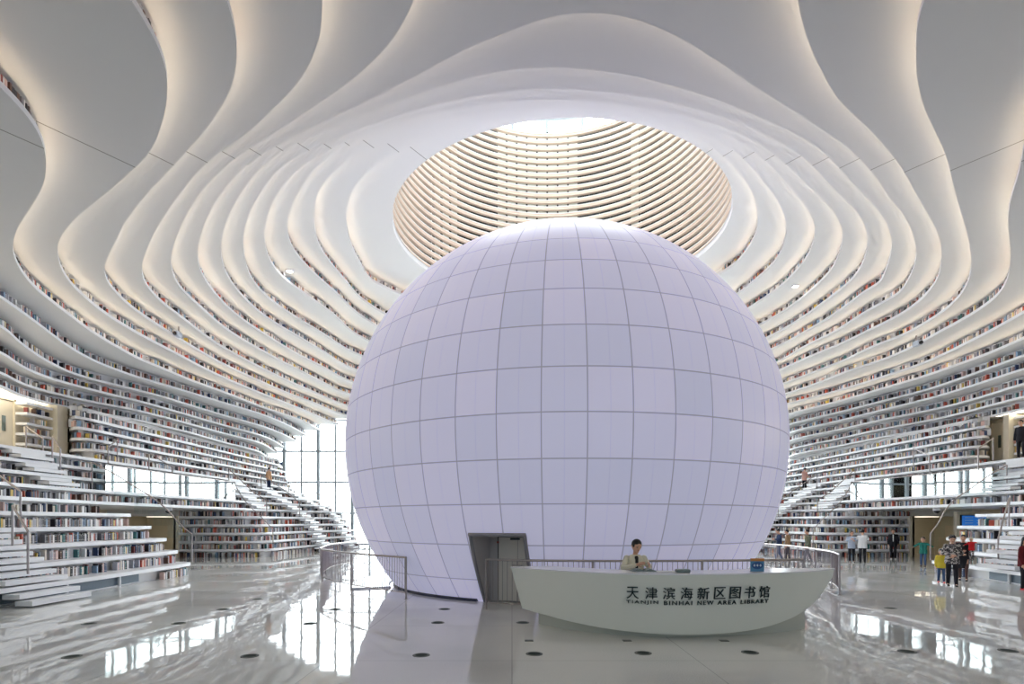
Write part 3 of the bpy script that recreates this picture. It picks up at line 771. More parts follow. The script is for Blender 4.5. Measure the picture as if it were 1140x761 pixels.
def nrm(i):
    a, b = front[max(i - 1, 0)], front[min(i + 1, nF - 1)]; l = math.dist(a, b)
    return ((b[1] - a[1]) / l, -(b[0] - a[0]) / l)      # points to the camera
def fpt(i, z, back=0.0):
    n = nrm(i); lean = .16 * (1 - z / DK_H) + back
    sx = .20 * (1 - z / DK_H) * (1 if i < nF / 2 else 0) * max(0, 1 - fl[i] / 1.2)
    return (front[i][0] - n[0] * lean + sx, front[i][1] - n[1] * lean, z)
desk = tag(empty('reception_desk', (3.1, 10.4, 0)), 'long white boat-shaped reception desk in front of the sphere, Chinese lettering on its front', 'desk')
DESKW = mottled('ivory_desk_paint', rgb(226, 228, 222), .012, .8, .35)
DP = 1.0
mb = MB(); nz = 8; O = Vector((3.1, 10.4, 0))
rows = []
for j in range(nz + 1):
    rows.append([Vector(fpt(i, kz[i] + (DK_H - kz[i]) * j / nz)) - O for i in range(nF)])
def depth(i): 
    u = fl[i] / fl[-1]; return .12 + .62 * min(1, u / .06, (1 - u) / .14 + .02)
backtop = [Vector(fpt(i, DK_H, depth(i))) - O for i in range(nF)]
backbot = [Vector(fpt(i, kz[i], depth(i))) - O for i in range(nF)]
rows.append([p for p in backtop]); rows.append(backbot); rows.append(rows[0])
mb.grid(rows)
mb.face([r[0] for r in rows[:nz + 1]] + [backtop[0], backbot[0]]); mb.face(([r[-1] for r in rows[:nz + 1]] + [backtop[-1], backbot[-1]])[::-1])
weld(mb.build('body', DESKW, desk), .6)
mb = MB()
top = [[Vector(fpt(i, DK_H + dz, d)) - O for i in range(nF)] for dz, d in ((.002, -.012), (.022, -.012))]
top.append([Vector(fpt(i, DK_H + .022, depth(i) + .01)) - O for i in range(nF)]); top.append([Vector(fpt(i, DK_H + .002, depth(i) + .01)) - O for i in range(nF)]); top.append(top[0])
mb.grid(top); mb.face([r[0] for r in top[:4]]); mb.face([r[-1] for r in top[:4]][::-1])
weld(mb.build('countertop', mat('white_acrylic_top', (.86, .86, .90, 1), .2), desk), .6)
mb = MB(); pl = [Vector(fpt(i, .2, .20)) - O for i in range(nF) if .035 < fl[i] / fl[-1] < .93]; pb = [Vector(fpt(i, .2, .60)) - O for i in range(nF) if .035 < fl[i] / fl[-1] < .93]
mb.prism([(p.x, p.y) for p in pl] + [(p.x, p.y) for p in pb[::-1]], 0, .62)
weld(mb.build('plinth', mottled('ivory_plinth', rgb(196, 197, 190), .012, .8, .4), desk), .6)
# lettering wrapped round the curved front
def text_mesh(body, size, extrude, bold=0.0, spacing=1.0):
    cu = bpy.data.curves.new('text', 'FONT'); cu.body = body; cu.size = size; cu.extrude = extrude; cu.offset = bold; cu.space_character = spacing
    o = bpy.data.objects.new('text', cu); COL.objects.link(o); bpy.context.view_layer.update()
    me = bpy.data.meshes.new_from_object(o.evaluated_get(bpy.context.evaluated_depsgraph_get())); bpy.data.objects.remove(o)
    return me
def on_front(u, z, out):
    """point on the desk front at arc length u, height z, standing out by OUT"""
    u = min(max(u, 0), fl[-1] - 1e-4)
    i = max(k for k in range(nF) if fl[k] <= u); t = (u - fl[i]) / (fl[min(i + 1, nF - 1)] - fl[i])
    a, b = Vector(fpt(i, z, -out)), Vector(fpt(min(i + 1, nF - 1), z, -out)); return a.lerp(b, t)
def arc_of_px(px):
    best = min(range(nF - 1), key=lambda k: abs(pix(fpt(k, .8))[0] - px)); 
    lo = min(max(best, 1), nF - 2); x0, x1 = pix(fpt(lo, .8))[0], pix(fpt(lo + 1, .8))[0]
    return fl[lo] + (px - x0) / (x1 - x0) * (fl[lo + 1] - fl[lo])
LETTER = mat('dark_teal_letters', rgb(28, 46, 50), .4)
def wrap(me, u0, u1, z0, z1, name):
    vs = [v.co.copy() for v in me.vertices]
    xs = [v.x for v in vs]; ys = [v.y for v in vs]; a, b, c, d = min(xs), max(xs), min(ys), max(ys)
    for v, q in zip(me.vertices, vs):
        v.co = on_front(u0 + (q.x - a) / (b - a) * (u1 - u0), z0 + (q.y - c) / (d - c) * (z1 - z0), .014 + (q.z > 0) * .018) - O
    me.materials.clear(); me.materials.append(LETTER)
    o = bpy.data.objects.new(name, me); COL.objects.link(o); o.parent = desk; return o
cpx = [704.4, 725, 744.6, 764, 782.4, 800.6, 817.6, 834, 850]
uu = [arc_of_px(p) for p in cpx]
for ch, u in zip('\u5929\u6d25\u6ee8\u6d77\u65b0\u533a\u56fe\u4e66\u9986', uu):
    o = wrap(text_mesh(ch, 1, .05, .004), u - .108, u + .108, .72, .935, 'letter')
for word, a, b in (('TIANJIN', 697.3, 732.8), ('BINHAI', 739.2, 770.6), ('NEW', 776.4, 794.2), ('AREA', 798.8, 819.6), ('LIBRARY', 824.6, 855.4)):
    wrap(text_mesh(word, 1, .05, .012, 1.3), arc_of_px(a), arc_of_px(b), .618, .692, 'latin_word')

# things on the desk
def desk_spot(px, py): x = at(px, py, F * (HC - DK_H - .024) / (py - HY)); return (x.x, x.y, DK_H + .024)
mb = MB()
for s in (-1, 1):
    mb.grid([[(s * x, y, .006 + .05 * math.sin(min(1, x / .22) * PI) ** 1 * (1 - x / .5)) for x in np.linspace(0, .24, 7)] for y in (-.13, .13)])
    mb.grid([[(s * x, y, .0) for x in np.linspace(0, .24, 7)] for y in (-.13, .13)])
    mb.grid([[(s * x, y0, .0) for x in np.linspace(0, .24, 7)] for y0 in (-.15,)] + [[(s * x, -.15, .006 + .05 * math.sin(min(1, x / .22) * PI) * (1 - x / .5)) for x in np.linspace(0, .24, 7)]])
p = desk_spot(716, 635.2); mag = mb.build('open_magazine', mat('grey_printed_page', rgb(120, 134, 134), .5), None, loc=p); weld(mag)
tag(mag, 'open grey magazine lying on the desk under the receptionist\'s hands', 'magazine')
p = desk_spot(741, 636.5); mb = MB()
for k in range(3): mb.box((.01 * k, .008 * k, .003 + .006 * k), (.30, .21, .004), 0, .08 * k)
pap = mb.build('paper_sheets', mat('white_paper', rgb(238, 238, 240), .7), None, loc=p); tag(pap, 'few white paper sheets on the desk between magazine and small grey case', 'paper')
p = desk_spot(760, 637); mb = MB(); mb.box((0, 0, .03), (.24, .16, .06)); b = mb.build('grey_case', mat('grey_green_case', rgb(110, 124, 122), .45), None, loc=p)
bv = b.modifiers.new('edge', 'BEVEL'); bv.width = .015; bv.segments = 3
mb = MB(); mb.box((0, 0, .062), (.20, .12, .006)); mb.build('lid', mat('pale_case_lid', rgb(170, 180, 178), .4), b)
tag(b, 'small flat grey case on the desk top behind the lettering', 'case')
p = Vector(desk_spot(843, 636.5)); sg = tag(empty('desk_sign', p, 0), 'small blue and orange tilted card sign standing near the right end of the desk', 'sign')
mb = MB(); mb.box((0, 0, .13), (.25, .012, .24)); mb.build('card', mat('blue_card', rgb(74, 134, 176), .4), sg)
mb = MB(); mb.box((0, -.008, .225), (.25, .004, .05)); mb.build('orange_band', mat('orange_band', rgb(206, 132, 62), .4), sg)
mb = MB(); mb.ball((0, -.008, .12), (.105, .003, .066), 20, 8); mb.build('blue_oval', mat('deep_blue_oval', rgb(30, 78, 138), .4), sg)
mb = MB()
for k in range(3): mb.box((-.055 + .055 * k, -.0125, .12), (.036, .003, .012)); mb.box((-.055 + .055 * k, -.0125, .138), (.030, .003, .007)); mb.box((-.055 + .055 * k, -.0125, .122), (.008, .003, .045))
mb.build('white_marks', mat('white_print', rgb(225, 235, 245), .5), sg)
mb = MB(); mb.box((0, .05, .01), (.2, .10, .012)); mb.box((0, .06, .10), (.05, .02, .2)); mb.build('stand', STEEL, sg)

# ------------------------------------------------------------------ floor discs and sockets
def disc(px, py, label):
    x, y = on_floor(px, py); r = tag(empty('floor_uplight', (x, y, 0)), label, 'floor light', 'round lights set flush in the polished floor')
    mb = MB(); mb.lathe([(.135, 0), (.135, .006), (.10, .009), (.095, .004)], 28); mb.build('steel_ring', mat('dull_steel', rgb(110, 114, 112), .7, .6), r)
    mb = MB(); mb.lathe([(.001, .006), (.097, .006), (.097, .001)], 28); mb.build('lens', mat('grey_green_lens', rgb(70, 78, 74), .9, spec=.05), r)
DISC = [(80, 730.7, 'round floor light nearest the bottom left corner'), (278, 730, 'round floor light in the front row, second from the left'),
 (469, 729, 'round floor light in the front row, left of the desk'), (594.8, 727.6, 'round floor light in front of the left end of the desk plinth'),
 (716, 726.7, 'round floor light in front of the middle of the desk'), (835, 726, 'round floor light in front of the right half of the desk'),
 (1010, 725, 'round floor light to the right of the desk in the front row'), (1122, 724, 'round floor light nearest the bottom right corner'),
 (99, 694, 'round floor light beside the left stair, second row'), (199, 693.5, 'round floor light right of the left stair, second row'),
 (345, 693.7, 'round floor light in the second row, below the left railing'), (487.4, 692.7, 'round floor light on the open floor left of the sphere door'),
 (582, 692.7, 'round floor light touching the shade of the desk\'s left end'), (248, 678, 'round floor light in the third row, before the left terrace tip'),
 (373, 678, 'round floor light in the third row, just below the left railing'), (494.8, 677.7, 'round floor light close to the dark base ring of the sphere'),
 (286.7, 666.7, 'farthest round floor light on the left, towards the back terrace'), (991.5, 676.7, 'round floor light between desk end and the right terrace')]
for d in DISC: disc(*d)
for k, (px, w) in enumerate(((589, 'left end'), (698, 'middle'), (806, 'right half'))):
    x, y = on_floor(px, 713); o = tag(empty('floor_socket', (x, y, 0)), 'small copper floor socket lid before the %s of the desk' % w, 'floor socket', 'copper floor sockets before the desk')
    mb = MB(); mb.box((0, 0, .004), (.13, .10, .008)); mb.build('lid', mat('copper_lid', rgb(150, 104, 66), .8, spec=.1), o)
    mb = MB(); mb.box((0, 0, .006), (.15, .12, .006)); mb.build('socket_frame', mat('dull_steel', rgb(110, 114, 112), .7, .6), o)

# ------------------------------------------------------------------ handrails and glass on the terraces
def handrail(pts, label, legs, group=None, r=.026):
    """pts: rail points (x, y, z); legs: (index, foot z)"""
    o = Vector(pts[0]); root = tag(empty('stair_handrail', (o.x, o.y, legs[0][1] if legs else o.z)), label, 'handrail', group); b = root.location
    mb = MB(); mb.tube([Vector(p) - b for p in pts], r, 8); mb.build('rail', STEEL, root, smooth=True)
    for k, z in legs:
        p = Vector(pts[k]); mb = MB(); mb.tube([p - b, Vector((p.x, p.y, z)) - b], r, 8); mb.build('post', STEEL, root)
    return root
def glass_fence(path, h, label, name='glass_balustrade', lens=2.2):
    """path: (x, y, z) of the foot"""
    o = Vector(path[0]); root = tag(empty(name, o), label, 'balustrade', 'glass balustrades of the terraces')
    P = [Vector(p) - o for p in path]; up = Vector((0, 0, 1))
    for a, b in zip(P[:-1], P[1:]):
        d = (b - a); e = d.normalized() * .02; n = Vector((-d.y, d.x, 0)).normalized() * .006
        mb = MB(); q = [a + e, b - e, b - e + up * h, a + e + up * h]
        mb.face([p + n for p in q]); mb.face([p - n for p in q][::-1])
        for i in range(4): mb.face([q[i] + n, q[i] - n, q[(i + 1) % 4] - n, q[(i + 1) % 4] + n])
        mb.build('glass_panel', GLASS, root)
    mb = MB(); mb.tube([p + up * (h + .03) for p in P], .024, 8); mb.build('handrail', STEEL, root, smooth=True)
    return root
for side in (-1, 1):
    sn = 'left' if side < 0 else 'right'; yt = YTIP[side]
    # glass along the bridge edge
    path = [(X(side, lip_w(side, 7, y) + .25), y, 3.36) for y in np.linspace(yt + .6, 33.4, 7)]
    g = glass_fence(path, 1.05, 'glass balustrade along the bridge over the %s passage' % sn)
    # glass and rail climbing the terrace end
    w7 = lip_w(side, 7, yt)
    pts = [(X(side, TIPW[side][0] + .12), yt - .35, .48), (X(side, TIPW[side][1] + .2), yt - .3, .96 + .0), (X(side, TIPW[side][2] + .2), yt - .25, 1.44), (X(side, TIPW[side][3] + .2), yt - .2, 1.92), (X(side, TIPW[side][4] + .2), yt - .15, 2.4), (X(side, (TIPW[side][4] + w7) / 2 + .2), yt - .1, 2.9), (X(side, w7 + .3), yt - .05, 3.36)]
    rail = spline([(p[0], p[1], p[2] + 1.1) for p in pts], 4)
    hr = handrail(rail, 'long curved steel handrail climbing the tip of the near %s terrace' % sn, [(0, .48), (len(rail) - 1, 3.36)])
    b = hr.location
    for k in range(6):
        mb = MB(); a, c = Vector(pts[k]), Vector(pts[k + 1]); z0 = max(a.z, c.z) if k else .48; z0 = c.z if k else .96
        mb.face([Vector((a.x, a.y, z0)) - b, Vector((c.x, c.y, z0)) - b, Vector((c.x, c.y, c.z + 1.02)) - b, Vector((a.x, a.y, a.z + 1.06)) - b]); mb.build('glass_panel', GLASS, hr)
    # the same at the far terrace
    fw = [16.1, 16.5, 17.0, 17.5, 17.9, 18.2, 18.4]
    pts = [(X(side, w), Y_FACE + .9, .0 + .48 * (k + 1)) for k, w in enumerate(fw)]
    rail = spline([(p[0], p[1], p[2] + 1.1) for p in pts], 4)
    handrail(rail, 'long curved steel handrail climbing the corner of the far %s terrace' % sn, [(0, .48), (len(rail) - 1, 3.36)])
# short stair rails
def srail(a, b, h, label): handrail([(a[0], a[1], a[2] + h), (b[0], b[1], b[2] + h)], label, [(0, a[2]), (1, b[2])], 'short steel stair handrails')
srail((-11.95, 13.75, .8), (-13.05, 14.55, 1.46), 1.05, 'steel stair handrail nearest the left edge, low on the near left terrace')
srail((-13.5, 15.3, 1.92), (-16.6, 17.0, 3.2), 1.0, 'steel stair handrail on the left edge, above the lowest one')
srail((-18.2, 21.6, 4.32), (-19.2, 22.0, 4.84), 1.0, 'steel handrail at the stair head below the left door')
srail((-16.95, 20.9, 3.84), (-17.5, 21.2, 4.32), 1.0, 'steel handrail right of the stair head on the left terrace')
srail((-17.55, 24.2, 4.32), (-18.0, 25.4, 4.8), 1.0, 'steel handrail before the left bookshelf wall, above the glass')
srail((-17.2, 28.2, 3.84), (-17.6, 27.0, 4.4), 1.0, 'steel handrail behind the left glass balustrade')
srail((16.85, 19.3, .48), (17.85, 20.0, 1.92), 1.02, 'steel stair handrail on the near right terrace, behind the family')
srail((20.6, 24.6, 4.32), (21.6, 25.0, 4.84), 1.0, 'steel handrail at the stair head by the right door')
srail((20.4, 27.2, 4.32), (20.9, 29.0, 4.9), 1.0, 'steel handrail below the right bookshelf wall end')
k = 0
for side in (-1, 1):
    sn = 'left' if side < 0 else 'right'
    for y, nm in ((35.1, 'nearest the bridge'), (39.0, 'in the middle'), (43.0, 'next to the window wall')):
        for n0, n1, what in ((1, 4, 'lower'), (5, 9, 'upper')):
            if n0 == 1 and y < 36: continue
            mid = [(X(side, lip_w(side, n, y) + .1), y - .8, .48 * n + 1.0) for n in range(n0, n1 + 1)]
        handrail(mid, '%s steel handrail of the far %s terrace stair %s' % (what, sn, nm), [(0, .48 * n0), (n1 - n0, .48 * n1)], 'stair handrails of the far terraces')

# ------------------------------------------------------------------ small fittings
def dome_camera(p, label):
    r = tag(empty('dome_camera', p), label, 'camera', 'dome cameras')
    mb = MB(); mb.lathe([(.001, .0), (.16, .0), (.16, -.14), (.001, -.14)], 20); mb.build('housing', mat('white_housing', (.8, .8, .82, 1), .4), r)
    mb = MB(); mb.ball((0, 0, -.13), .145, 18, 10); mb.build('dome', BLACK, r, smooth=True)
dome_camera((X(-1, 18.75), 27.4, 2.76), 'black dome camera under the bridge edge on the left')
dome_camera((X(1, 18.9), 27.2, 2.76), 'black dome camera under the bridge edge on the right')
def hanging_camera(px, py, i, label):
    z = zt(i); v = HY - py; y = F * (z - .35 - HC) / v - .25; p = Vector(((px - CX) / F * y, y, z))
    r = tag(empty('hanging_camera', p), label, 'camera', 'ceiling cameras')
    mb = MB(); mb.tube([(0, 0, 0), (0, 0, -.28)], .03, 8); mb.build('stem', STEEL, r)
    mb = MB(); mb.box((0, -.08, -.38), (.22, .40, .24)); b = mb.build('body', mat('silver_camera', rgb(196, 204, 216), .35), r); bv = b.modifiers.new('e', 'BEVEL'); bv.width = .04; bv.segments = 3
    mb = MB(); mb.tube([(0, -.28, -.40), (0, -.34, -.40)], .08, 12); mb.build('lens', BLACK, r)
hanging_camera(199, 374, 9, 'small silver camera hanging from the left ceiling tiers')
hanging_camera(1020, 384, 10, 'small silver camera hanging from the right ceiling tiers')
def spot(px, py, i, label):
    z = zt(i); v = HY - py; y = F * (z - HC) / v; p = ((px - CX) / F * y, y, z)
    r = tag(empty('ceiling_spotlight', p), label, 'spotlight', 'bright ceiling spotlights')
    mb = MB(); mb.lathe([(.19, 0), (.19, -.05), (.14, -.05), (.14, 0)], 24); mb.build('trim_ring', mat('white_housing', (.8, .8, .82, 1), .4), r)
    mb = MB(); mb.lathe([(.001, -.02), (.14, -.02), (.14, -.01)], 24); mb.build('lamp', SPOT, r)
spot(322.5, 301, 3, 'bright round spotlight in the ceiling to the left of the sphere'); spot(885.5, 318, 3, 'bright round spotlight in the ceiling to the right of the sphere')
# blue screen and brown door in the right passage
sc_ = tag(empty('wall_screen', (24.55, 29.2, 1.75)), 'blue information screen on the wall of the right passage', 'screen')
mb = MB(); mb.box((0, .04, .33), (2.0, .07, .72)); mb.build('screen_frame', DARK, sc_)
BLUE = mat('blue_screen', rgb(36, 110, 196), .3, emit=(rgb(36, 110, 196), .55))
mb = MB(); mb.box((0, 0, .33), (1.9, .02, .63)); mb.build('display', BLUE, sc_)
for r_ in range(4):
    for c_ in range(3):
        mb = MB(); mb.box((-.6 + .6 * c_, -.013, .12 + .14 * r_), (.42 - .05 * ((r_ * 3 + c_) % 3), .004, .04)); mb.build('pale_line', mat('pale_blue_print', rgb(160, 200, 235), .4), sc_)
mb = MB(); mb.box((24.6, 29.4, 1.3), (2.4, .22, 2.6)); structure(mb.build('wall_right_passage_pier', CREAM))
dr = structure(MB().build('door_9', CREAM)); mb = MB(); mb.box((25.1, 36.12, 1.05), (.9, .1, 2.1)); t = mb.build('t', mat('brown_door', rgb(150, 122, 92), .5)); dr.data = t.data; bpy.data.objects.remove(t)
mb = MB(); mb.box((25.45, 36.05, 1.0), (.04, .05, .2)); mb.build('door_handle', STEEL, dr)

# ------------------------------------------------------------------ people
SKIN = mat('skin', rgb(214, 168, 142), .5); SKIN2 = mat('skin_tan', rgb(190, 142, 116), .5)
HAIR = mat('black_hair', rgb(22, 20, 24), .45)
def cone(mb, p, q, r0, r1, flat=1.0, ax=None):
    """tapered limb piece with round ends; FLAT squeezes it along ax"""
    p, q = Vector(p), Vector(q); d = q - p; L = d.length
    if L < 1e-5: mb.ball(p, r0, 12, 8); return
    d.normalize(); a = d.cross(Vector((0, 1, 0)) if abs(d.y) < .9 else Vector((1, 0, 0))).normalized(); b = d.cross(a)
    rows = []
    for k in range(6): t = PI / 2 * k / 5; rows.append((p - d * r0 * math.cos(t), max(.0005, r0 * math.sin(t))))
    for k in range(6): t = PI / 2 * k / 5; rows.append((q + d * r1 * math.sin(t), max(.0005, r1 * math.cos(t))))
    R_ = []
    for c, r in rows:
        row = []
        for i in range(14):
            t = 2 * PI * i / 14; o = a * math.cos(t) * r + b * math.sin(t) * r
            if flat != 1.0: f = Vector(ax); o = o - f * o.dot(f) * (1 - flat)
            row.append(c + o)
        R_.append(row)
    mb.grid(R_, True); mb.face(R_[0][::-1]); mb.face(R_[-1])
def torso(mb, rings):
    """rings of (centre, half width, half depth, side vector)"""
    R_ = []
    for c, rx, ry, sx, fy in rings:
        R_.append([Vector(c) + Vector(sx) * rx * math.cos(2 * PI * i / 18) + Vector(fy) * ry * math.sin(2 * PI * i / 18) for i in range(18)])
    mb.grid(R_, True); mb.face(R_[0][::-1]); mb.face(R_[-1])
def fuse(o, voxel, sm=2):
    weld(o)
    m = o.modifiers.new('fuse', 'REMESH'); m.mode = 'VOXEL'; m.voxel_size = voxel; m.use_smooth_shade = True
    if sm: s = o.modifiers.new('smooth', 'SMOOTH'); s.factor = .5; s.iterations = sm
    bpy.context.view_layer.update()
    me = bpy.data.meshes.new_from_object(o.evaluated_get(bpy.context.evaluated_depsgraph_get()))
    o.modifiers.clear(); old = o.data; me.materials.clear(); [me.materials.append(k) for k in old.materials]; o.data = me
    for p in me.polygons: p.use_smooth = True
    return o
def person(loc, rz, H, label, top, legs, shoe, hair='short', pose='stand', skin=SKIN, skirt=False, coat=None, group=None, lean=0.0, head_down=.15, head_turn=0.0,
           arms=None, stride=0.0, vox=.013, loose=1.0, hat=None, sit=False, legcol=None, inner=None, back_hair=False):
    """figure facing -y, feet at z 0. arms: ((elbow, wrist) left, (elbow, wrist) right) in units of height"""
    root = tag(empty('person', loc, rz), label, 'person', group)
    S = H; ln = Vector((0, -lean, 0))
    def P(x, y, z): return Vector((x * S, (y - lean * max(0, z - .5)) * S, z * S))
    hipL, hipR = P(.052, 0, .50), P(-.052, 0, .50)
    kneeL, kneeR = P(.055, -stride * .5 - .012, .275), P(-.055, stride * .25 - .012, .275)
    ankL, ankR = P(.058, -stride * .95, .045), P(-.058, stride * .95, .045 + stride * .06)
    shL, shR = P(.098, .0, .790), P(-.098, .0, .790)
    if arms is None: arms = (((.135, .012, .63), (.135, -.03, .485)), ((-.135, .012, .63), (-.135, -.03, .485)))
    (eL, wL), (eR, wR) = [[P(*q) for q in a] for a in arms]
    neck0, neck1 = P(0, .004, .825), P(0, -.008, .875)
    hc = P(0, -.018 - head_down * .06, .933)
    hrot = Matrix.Rotation(head_turn, 3, 'Z') @ Matrix.Rotation(head_down, 3, 'X')
    hr = .064 * S if H > 1.4 else .082 * S
    def HP(x, y, z): return hc + hrot @ Vector((x * hr, y * hr, z * hr))
    body = MB()
    X_, Y_ = Vector((1, 0, 0)), Vector((0, 1, 0))
    torso(body, [(P(0, 0, .47), .085 * S, .062 * S, X_, Y_), (P(0, 0, .52), .092 * S, .066 * S, X_, Y_), (P(0, .004, .60), .078 * S, .055 * S, X_, Y_), (P(0, 0, .70), .09 * S, .06 * S, X_, Y_),
                 (P(0, 0, .78), .10 * S, .058 * S, X_, Y_), (P(0, .004, .825), .06 * S, .04 * S, X_, Y_)])
    for h, k, a in ((hipL, kneeL, ankL), (hipR, kneeR, ankR)):
        cone(body, h, k, .047 * S, .031 * S); cone(body, k, a, .031 * S, .018 * S)
        cone(body, a - Vector((0, 0, .015 * S)), a + Vector((0, -.075 * S, -.025 * S)), .021 * S, .015 * S)
    for s, e, w, sg in ((shL, eL, wL, 1), (shR, eR, wR, -1)):
        cone(body, s, e, .027 * S, .02 * S); cone(body, e, w, .02 * S, .013 * S)
    cone(body, neck0, neck1, .028 * S, .026 * S)
    body.ball(hc, (hr * .80, hr * .95, hr * 1.08), 20, 14, rot=hrot); cone(body, HP(0, -.25, -.45), HP(0, -.5, -.85), hr * .58, hr * .36)
    cone(body, HP(0, -.93, .05), HP(0, -1.10, -.22), hr * .09, hr * .14)
    for s in (-1, 1): body.ball(HP(s * .82, .05, -.08), (hr * .10, hr * .18, hr * .26), 8, 6, rot=hrot)
    # hands: palm, four fingers of different length, thumb at the side near the wrist
    for e, w, sg in ((eL, wL, 1), (eR, wR, -1)):
        d = (w - e).normalized(); inn = Vector((-sg, 0, 0)); inn = (inn - d * inn.dot(d)).normalized(); side = d.cross(inn).normalized() * sg
        side = side if side.y < 0 or abs(side.y) < .1 else side
        pc = w + d * .03 * S
        cone(body, w, w + d * .05 * S, .015 * S, .02 * S, .55, inn)
        for k, (l, o) in enumerate(((.036, -.015), (.042, -.005), (.040, .005), (.032, .014))):
            b = w + d * .062 * S + side * -o * S; m_ = b + d * l * .5 * S + inn * .006 * S; t_ = m_ + d * l * .42 * S + inn * .012 * S
            cone(body, b - d * .012 * S, m_, .0056 * S, .0050 * S); cone(body, m_, t_, .0050 * S, .0040 * S)
        b = w + d * .02 * S + side * .016 * S; m_ = b + side * .016 * S + d * .018 * S; cone(body, b, m_, .0072 * S, .006 * S); cone(body, m_, m_ + d * .022 * S + inn * .008 * S, .006 * S, .0045 * S)
    bo = fuse(body.build('body', skin, root), vox * .75 if vox < .01 else vox * .8, 1)
    # clothing
    g = .014 * S * loose
    c = MB()
    hem = .44 if not skirt else .47
    torso(c, [(P(0, 0, hem), .10 * S + g, .072 * S + g, X_, Y_), (P(0, 0, .53), .098 * S + g, .07 * S + g, X_, Y_), (P(0, .004, .61), .086 * S + g, .061 * S + g, X_, Y_), (P(0, 0, .70), .096 * S + g, .065 * S + g, X_, Y_),
              (P(0, 0, .775), .100 * S + g * .7, .062 * S + g * .7, X_, Y_), (P(0, .004, .832), .055 * S, .042 * S, X_, Y_)])
    for s, e, w in ((shL, eL, wL), (shR, eR, wR)):
        cone(c, s, e, .034 * S + g * .4, .027 * S + g * .4); cone(c, e, e.lerp(w, .9), .027 * S + g * .4, .021 * S + g * .3)
    fuse(c.build('jacket', top, root), vox, 2)
    l = MB()
    if skirt:
        torso(l, [(P(0, 0, .27), .098 * S, .078 * S, X_, Y_), (P(0, 0, .40), .104 * S, .078 * S, X_, Y_), (P(0, 0, .52), .094 * S, .066 * S, X_, Y_)])
        fuse(l.build('skirt', legs, root), vox, 2); l = MB()
        for h, k, a in ((hipL, kneeL, ankL), (hipR, kneeR, ankR)): cone(l, h.lerp(k, .6), k, .038 * S, .034 * S); cone(l, k, a, .034 * S, .021 * S)
        fuse(l.build('tights', legcol or BLACK, root), vox, 1)
    else:
        torso(l, [(P(0, 0, .455), .092 * S, .068 * S, X_, Y_), (P(0, 0, .53), .092 * S, .066 * S, X_, Y_)])
        for h, k, a in ((hipL, kneeL, ankL), (hipR, kneeR, ankR)): cone(l, h, k, .053 * S, .041 * S); cone(l, k, a + Vector((0, 0, -.005 * S)), .041 * S, .031 * S)
        fuse(l.build('trousers', legs, root), vox, 2)
    for a in (ankL, ankR):
        s = MB(); cone(s, a - Vector((0, -.012 * S, .022 * S)), a + Vector((0, -.095 * S, -.028 * S)), .026 * S, .019 * S, .8, (0, 0, 1)); s.box(a + Vector((0, -.045 * S, -.041 * S)), (.046 * S, .15 * S, .009 * S))
        fuse(s.build('shoe', shoe, root), vox * .8, 1)
    if inner is not None:
        n = MB(); torso(n, [(P(0, -.066, .58), .012 * S, .020 * S, X_, Y_), (P(0, -.064, .66), .016 * S, .020 * S, X_, Y_), (P(0, -.062, .74), .020 * S, .020 * S, X_, Y_), (P(0, -.046, .80), .024 * S, .022 * S, X_, Y_), (P(0, -.03, .82), .02 * S, .02 * S, X_, Y_)])
        fuse(n.build('shirt', inner, root), vox, 1)
    h = MB()
    if hat is None:
        h.ball(HP(0, .13, .20), (hr * .90, hr * .98, hr * 1.0), 18, 12, rot=hrot)
        if hair == 'long': torso(h, [(HP(0, .55, .1), hr * .7, hr * .4, X_, Y_), (HP(0, .62, -.8), hr * .75, hr * .35, X_, Y_), (HP(0, .6, -1.7), hr * .6, hr * .25, X_, Y_)])
        if hair == 'bun': h.ball(HP(0, 1.0, -.1), hr * .42, 12, 8)
        if hair == 'curly':
            for k in range(22):
                a = 2.4 * k; z = .95 - .07 * k; h.ball(HP(.75 * math.cos(a) * math.sqrt(max(0, 1 - z * z * .8)), .22 + .7 * math.sin(a) * math.sqrt(max(0, 1 - z * z * .8)), .25 + z * .75), hr * .32, 8, 6)
    else: h.ball(HP(0, .05, .28), (hr * .96, hr * 1.04, hr * .95), 18, 12, rot=hrot)
    ho = fuse(h.build('hair' if hat is None else 'knitted_hat', hat or HAIR, root), vox * .8, 1)
    # keep the face free
    bm = bmesh.new(); bm.from_mesh(ho.data); inv = hrot.inverted()
    cutf = [f for f in bm.faces if (lambda q: q.y < -.48 * hr and q.z < .55 * hr)(inv @ (f.calc_center_median() - hc))]
    bmesh.ops.delete(bm, geom=cutf, context='FACES'); bm.to_mesh(ho.data); bm.free()
    for s in (-1, 1):
        e = MB(); e.ball(HP(s * .33, -.86, .06), (hr * .12, hr * .07, hr * .06), 10, 6, rot=hrot); e.build('eye', BLACK, root)
        e = MB(); e.tube([HP(s * .16, -.94, .24), HP(s * .34, -.92, .29), HP(s * .52, -.80, .24)], hr * .03, 5); e.build('eyebrow', HAIR, root)
    e = MB(); e.ball(HP(0, -.90, -.50), (hr * .20, hr * .07, hr * .06), 10, 6, rot=hrot); e.build('mouth', mat('lips', rgb(168, 84, 80), .45), root)
    root['_'] = 0; del root['_']
    return root, P
def cloth(name, r, g, b, amt=.12, sc=14): return mottled(name, rgb(r, g, b), amt, sc, .8, .2)
IVORY = cloth('ivory_jacket', 222, 216, 196, .03); NAVY = cloth('navy_cloth', 44, 58, 88); TAN = cloth('tan_cloth', 158, 128, 100); OLIVE = cloth('olive_cloth', 104, 108, 92)
